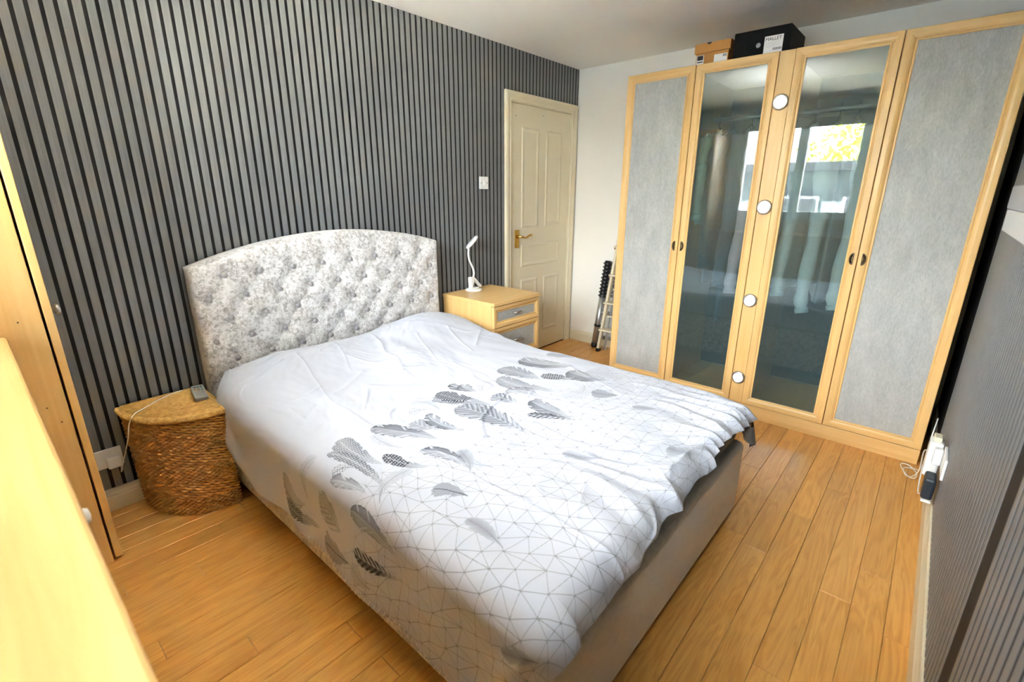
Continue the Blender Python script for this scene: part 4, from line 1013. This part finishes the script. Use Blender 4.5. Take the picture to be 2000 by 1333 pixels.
bar('rear_leg', ra, rb_, .016, .018, M['alu']); bar('rear_leg', ra + Vector((0, -.25, 0)), rb_ + Vector((0, -.21, 0)), .016, .018, M['alu'])
for k, zz in enumerate((.21, .45, .69, .93)):
    p = fa + (fb - fa) * ((zz - .012) / 1.288)
    B('tread', (p.x - .055, p.y - .298, zz - .010), (p.x + .03, p.y + .008, zz + .004), M['steel_paint'], sl, .003)
    link('rivet', MB().lathe((p.x - .01, p.y + .018, zz - .02), [(0, .008), (.010, .006), (.014, 0)], (0, 1, 0), 10).mesh('rivet'), M['rust'], sl)
    bar('brace', (p.x + .03, p.y - .03, zz + .11), (p.x + .03, p.y - .27, zz + .11), .012, .012, M['steel_paint'])
for p in (fa, fa + Vector((0, -.31, 0))):
    B('rubber_foot', (p.x - .022, p.y - .016, 0), (p.x + .022, p.y + .016, .03), M['black_plastic'], sl, .003)

# ------------------------------------------------------------------ right wall: socket with chargers, shelf
yw = YR + .0014
s2 = thing('wall_socket', (-1.33, YR, .33), 'white double wall socket low on the right striped wall', 'socket')
B('plate', (-1.420, yw, .285), (-1.270, yw + .010, .372), M['plastic'], s2, .003)
p2 = thing('plug_adapter', (-1.22, YR + .03, .30), 'stacked white plug adapter in the socket beside the wardrobe', 'adapter')
B('adapter_body', (-1.262, YR + .0125, .215), (-1.185, YR + .058, .372), M['plastic'], p2, .008)
B('adapter_plug', (-1.300, YR + .0128, .290), (-1.2625, YR + .040, .360), M['plastic'], p2, .004)
B('adapter_cap', (-1.252, YR + .022, .372), (-1.195, YR + .050, .392), M['cream'], p2, .004)
p3 = thing('phone_charger', (-1.33, YR + .03, .22), 'slate grey charger block plugged in below the white adapter', 'charger')
B('charger_body', (-1.385, YR + .0128, .168), (-1.300, YR + .050, .262), M['slate_plastic'], p3, .010)
B('charger_rim', (-1.390, YR + .0128, .158), (-1.300, YR + .046, .1675), M['plastic'], p3, .003)
tag(link('charger_cable', MB().tube(smooth_path([(-1.19, YR + .055, .30), (-1.12, YR + .062, .26), (-1.02, YR + .055, .12), (-.93, YR + .075, .035), (-.82, YR + .10, .006), (-.745, YR + .115, .004), (-.730, YR + .085, .004), (-.80, YR + .050, .006), (-.88, YR + .055, .010), (-.86, YR + .09, .006), (-.78, YR + .10, .004), (-.76, YR + .06, .006), (-.85, YR + .045, .05), (-.98, YR + .040, .17), (-1.10, YR + .05, .25), (-1.18, YR + .052, .34)], 8), .0026, 8).mesh('charger_cable'), M['plastic']), 'white charger cable looped on the floor by the wardrobe', 'cable')
tag(link('charger_cable', MB().tube(smooth_path([(-1.30, YR + .04, .165), (-1.24, YR + .05, .12), (-1.10, YR + .05, .16), (-1.00, YR + .045, .26), (-.90, YR + .035, .34), (-.80, YR + .030, .30), (-.70, YR + .026, .20), (-.60, YR + .022, .10)], 8), .0026, 8).mesh('charger_cable'), M['plastic']), 'white cable disappearing behind the wardrobe', 'cable')
M['shelf'] = mat('shelf_white', srgb(190, 190, 190), .5)[0]
sh = thing('wall_shelf', (-2.1, YR, 1.25), 'white boxed wall shelf at the right edge above the striped wall', 'shelf')
B('shelf_board', (-2.62, yw, 1.250), (-1.72, YR + .066, 1.309), M['shelf'], sh, .003)
B('shelf_upstand', (-2.62, yw, 1.3095), (-1.62, YR + .062, 1.374), M['plastic_grey'], sh, .003)
pn = thing('framed_panel', (-2.1, YR, 1.375), 'dark framed grey panel standing on the white wall shelf', 'panel')
B('frame', (-2.60, yw, 1.3745), (-1.58, YR + .040, 1.95), M['black_plastic'], pn, .003)
B('panel_face', (-2.56, YR + .0402, 1.41), (-1.64, YR + .046, 1.91), M['plastic_grey'], pn, .001)
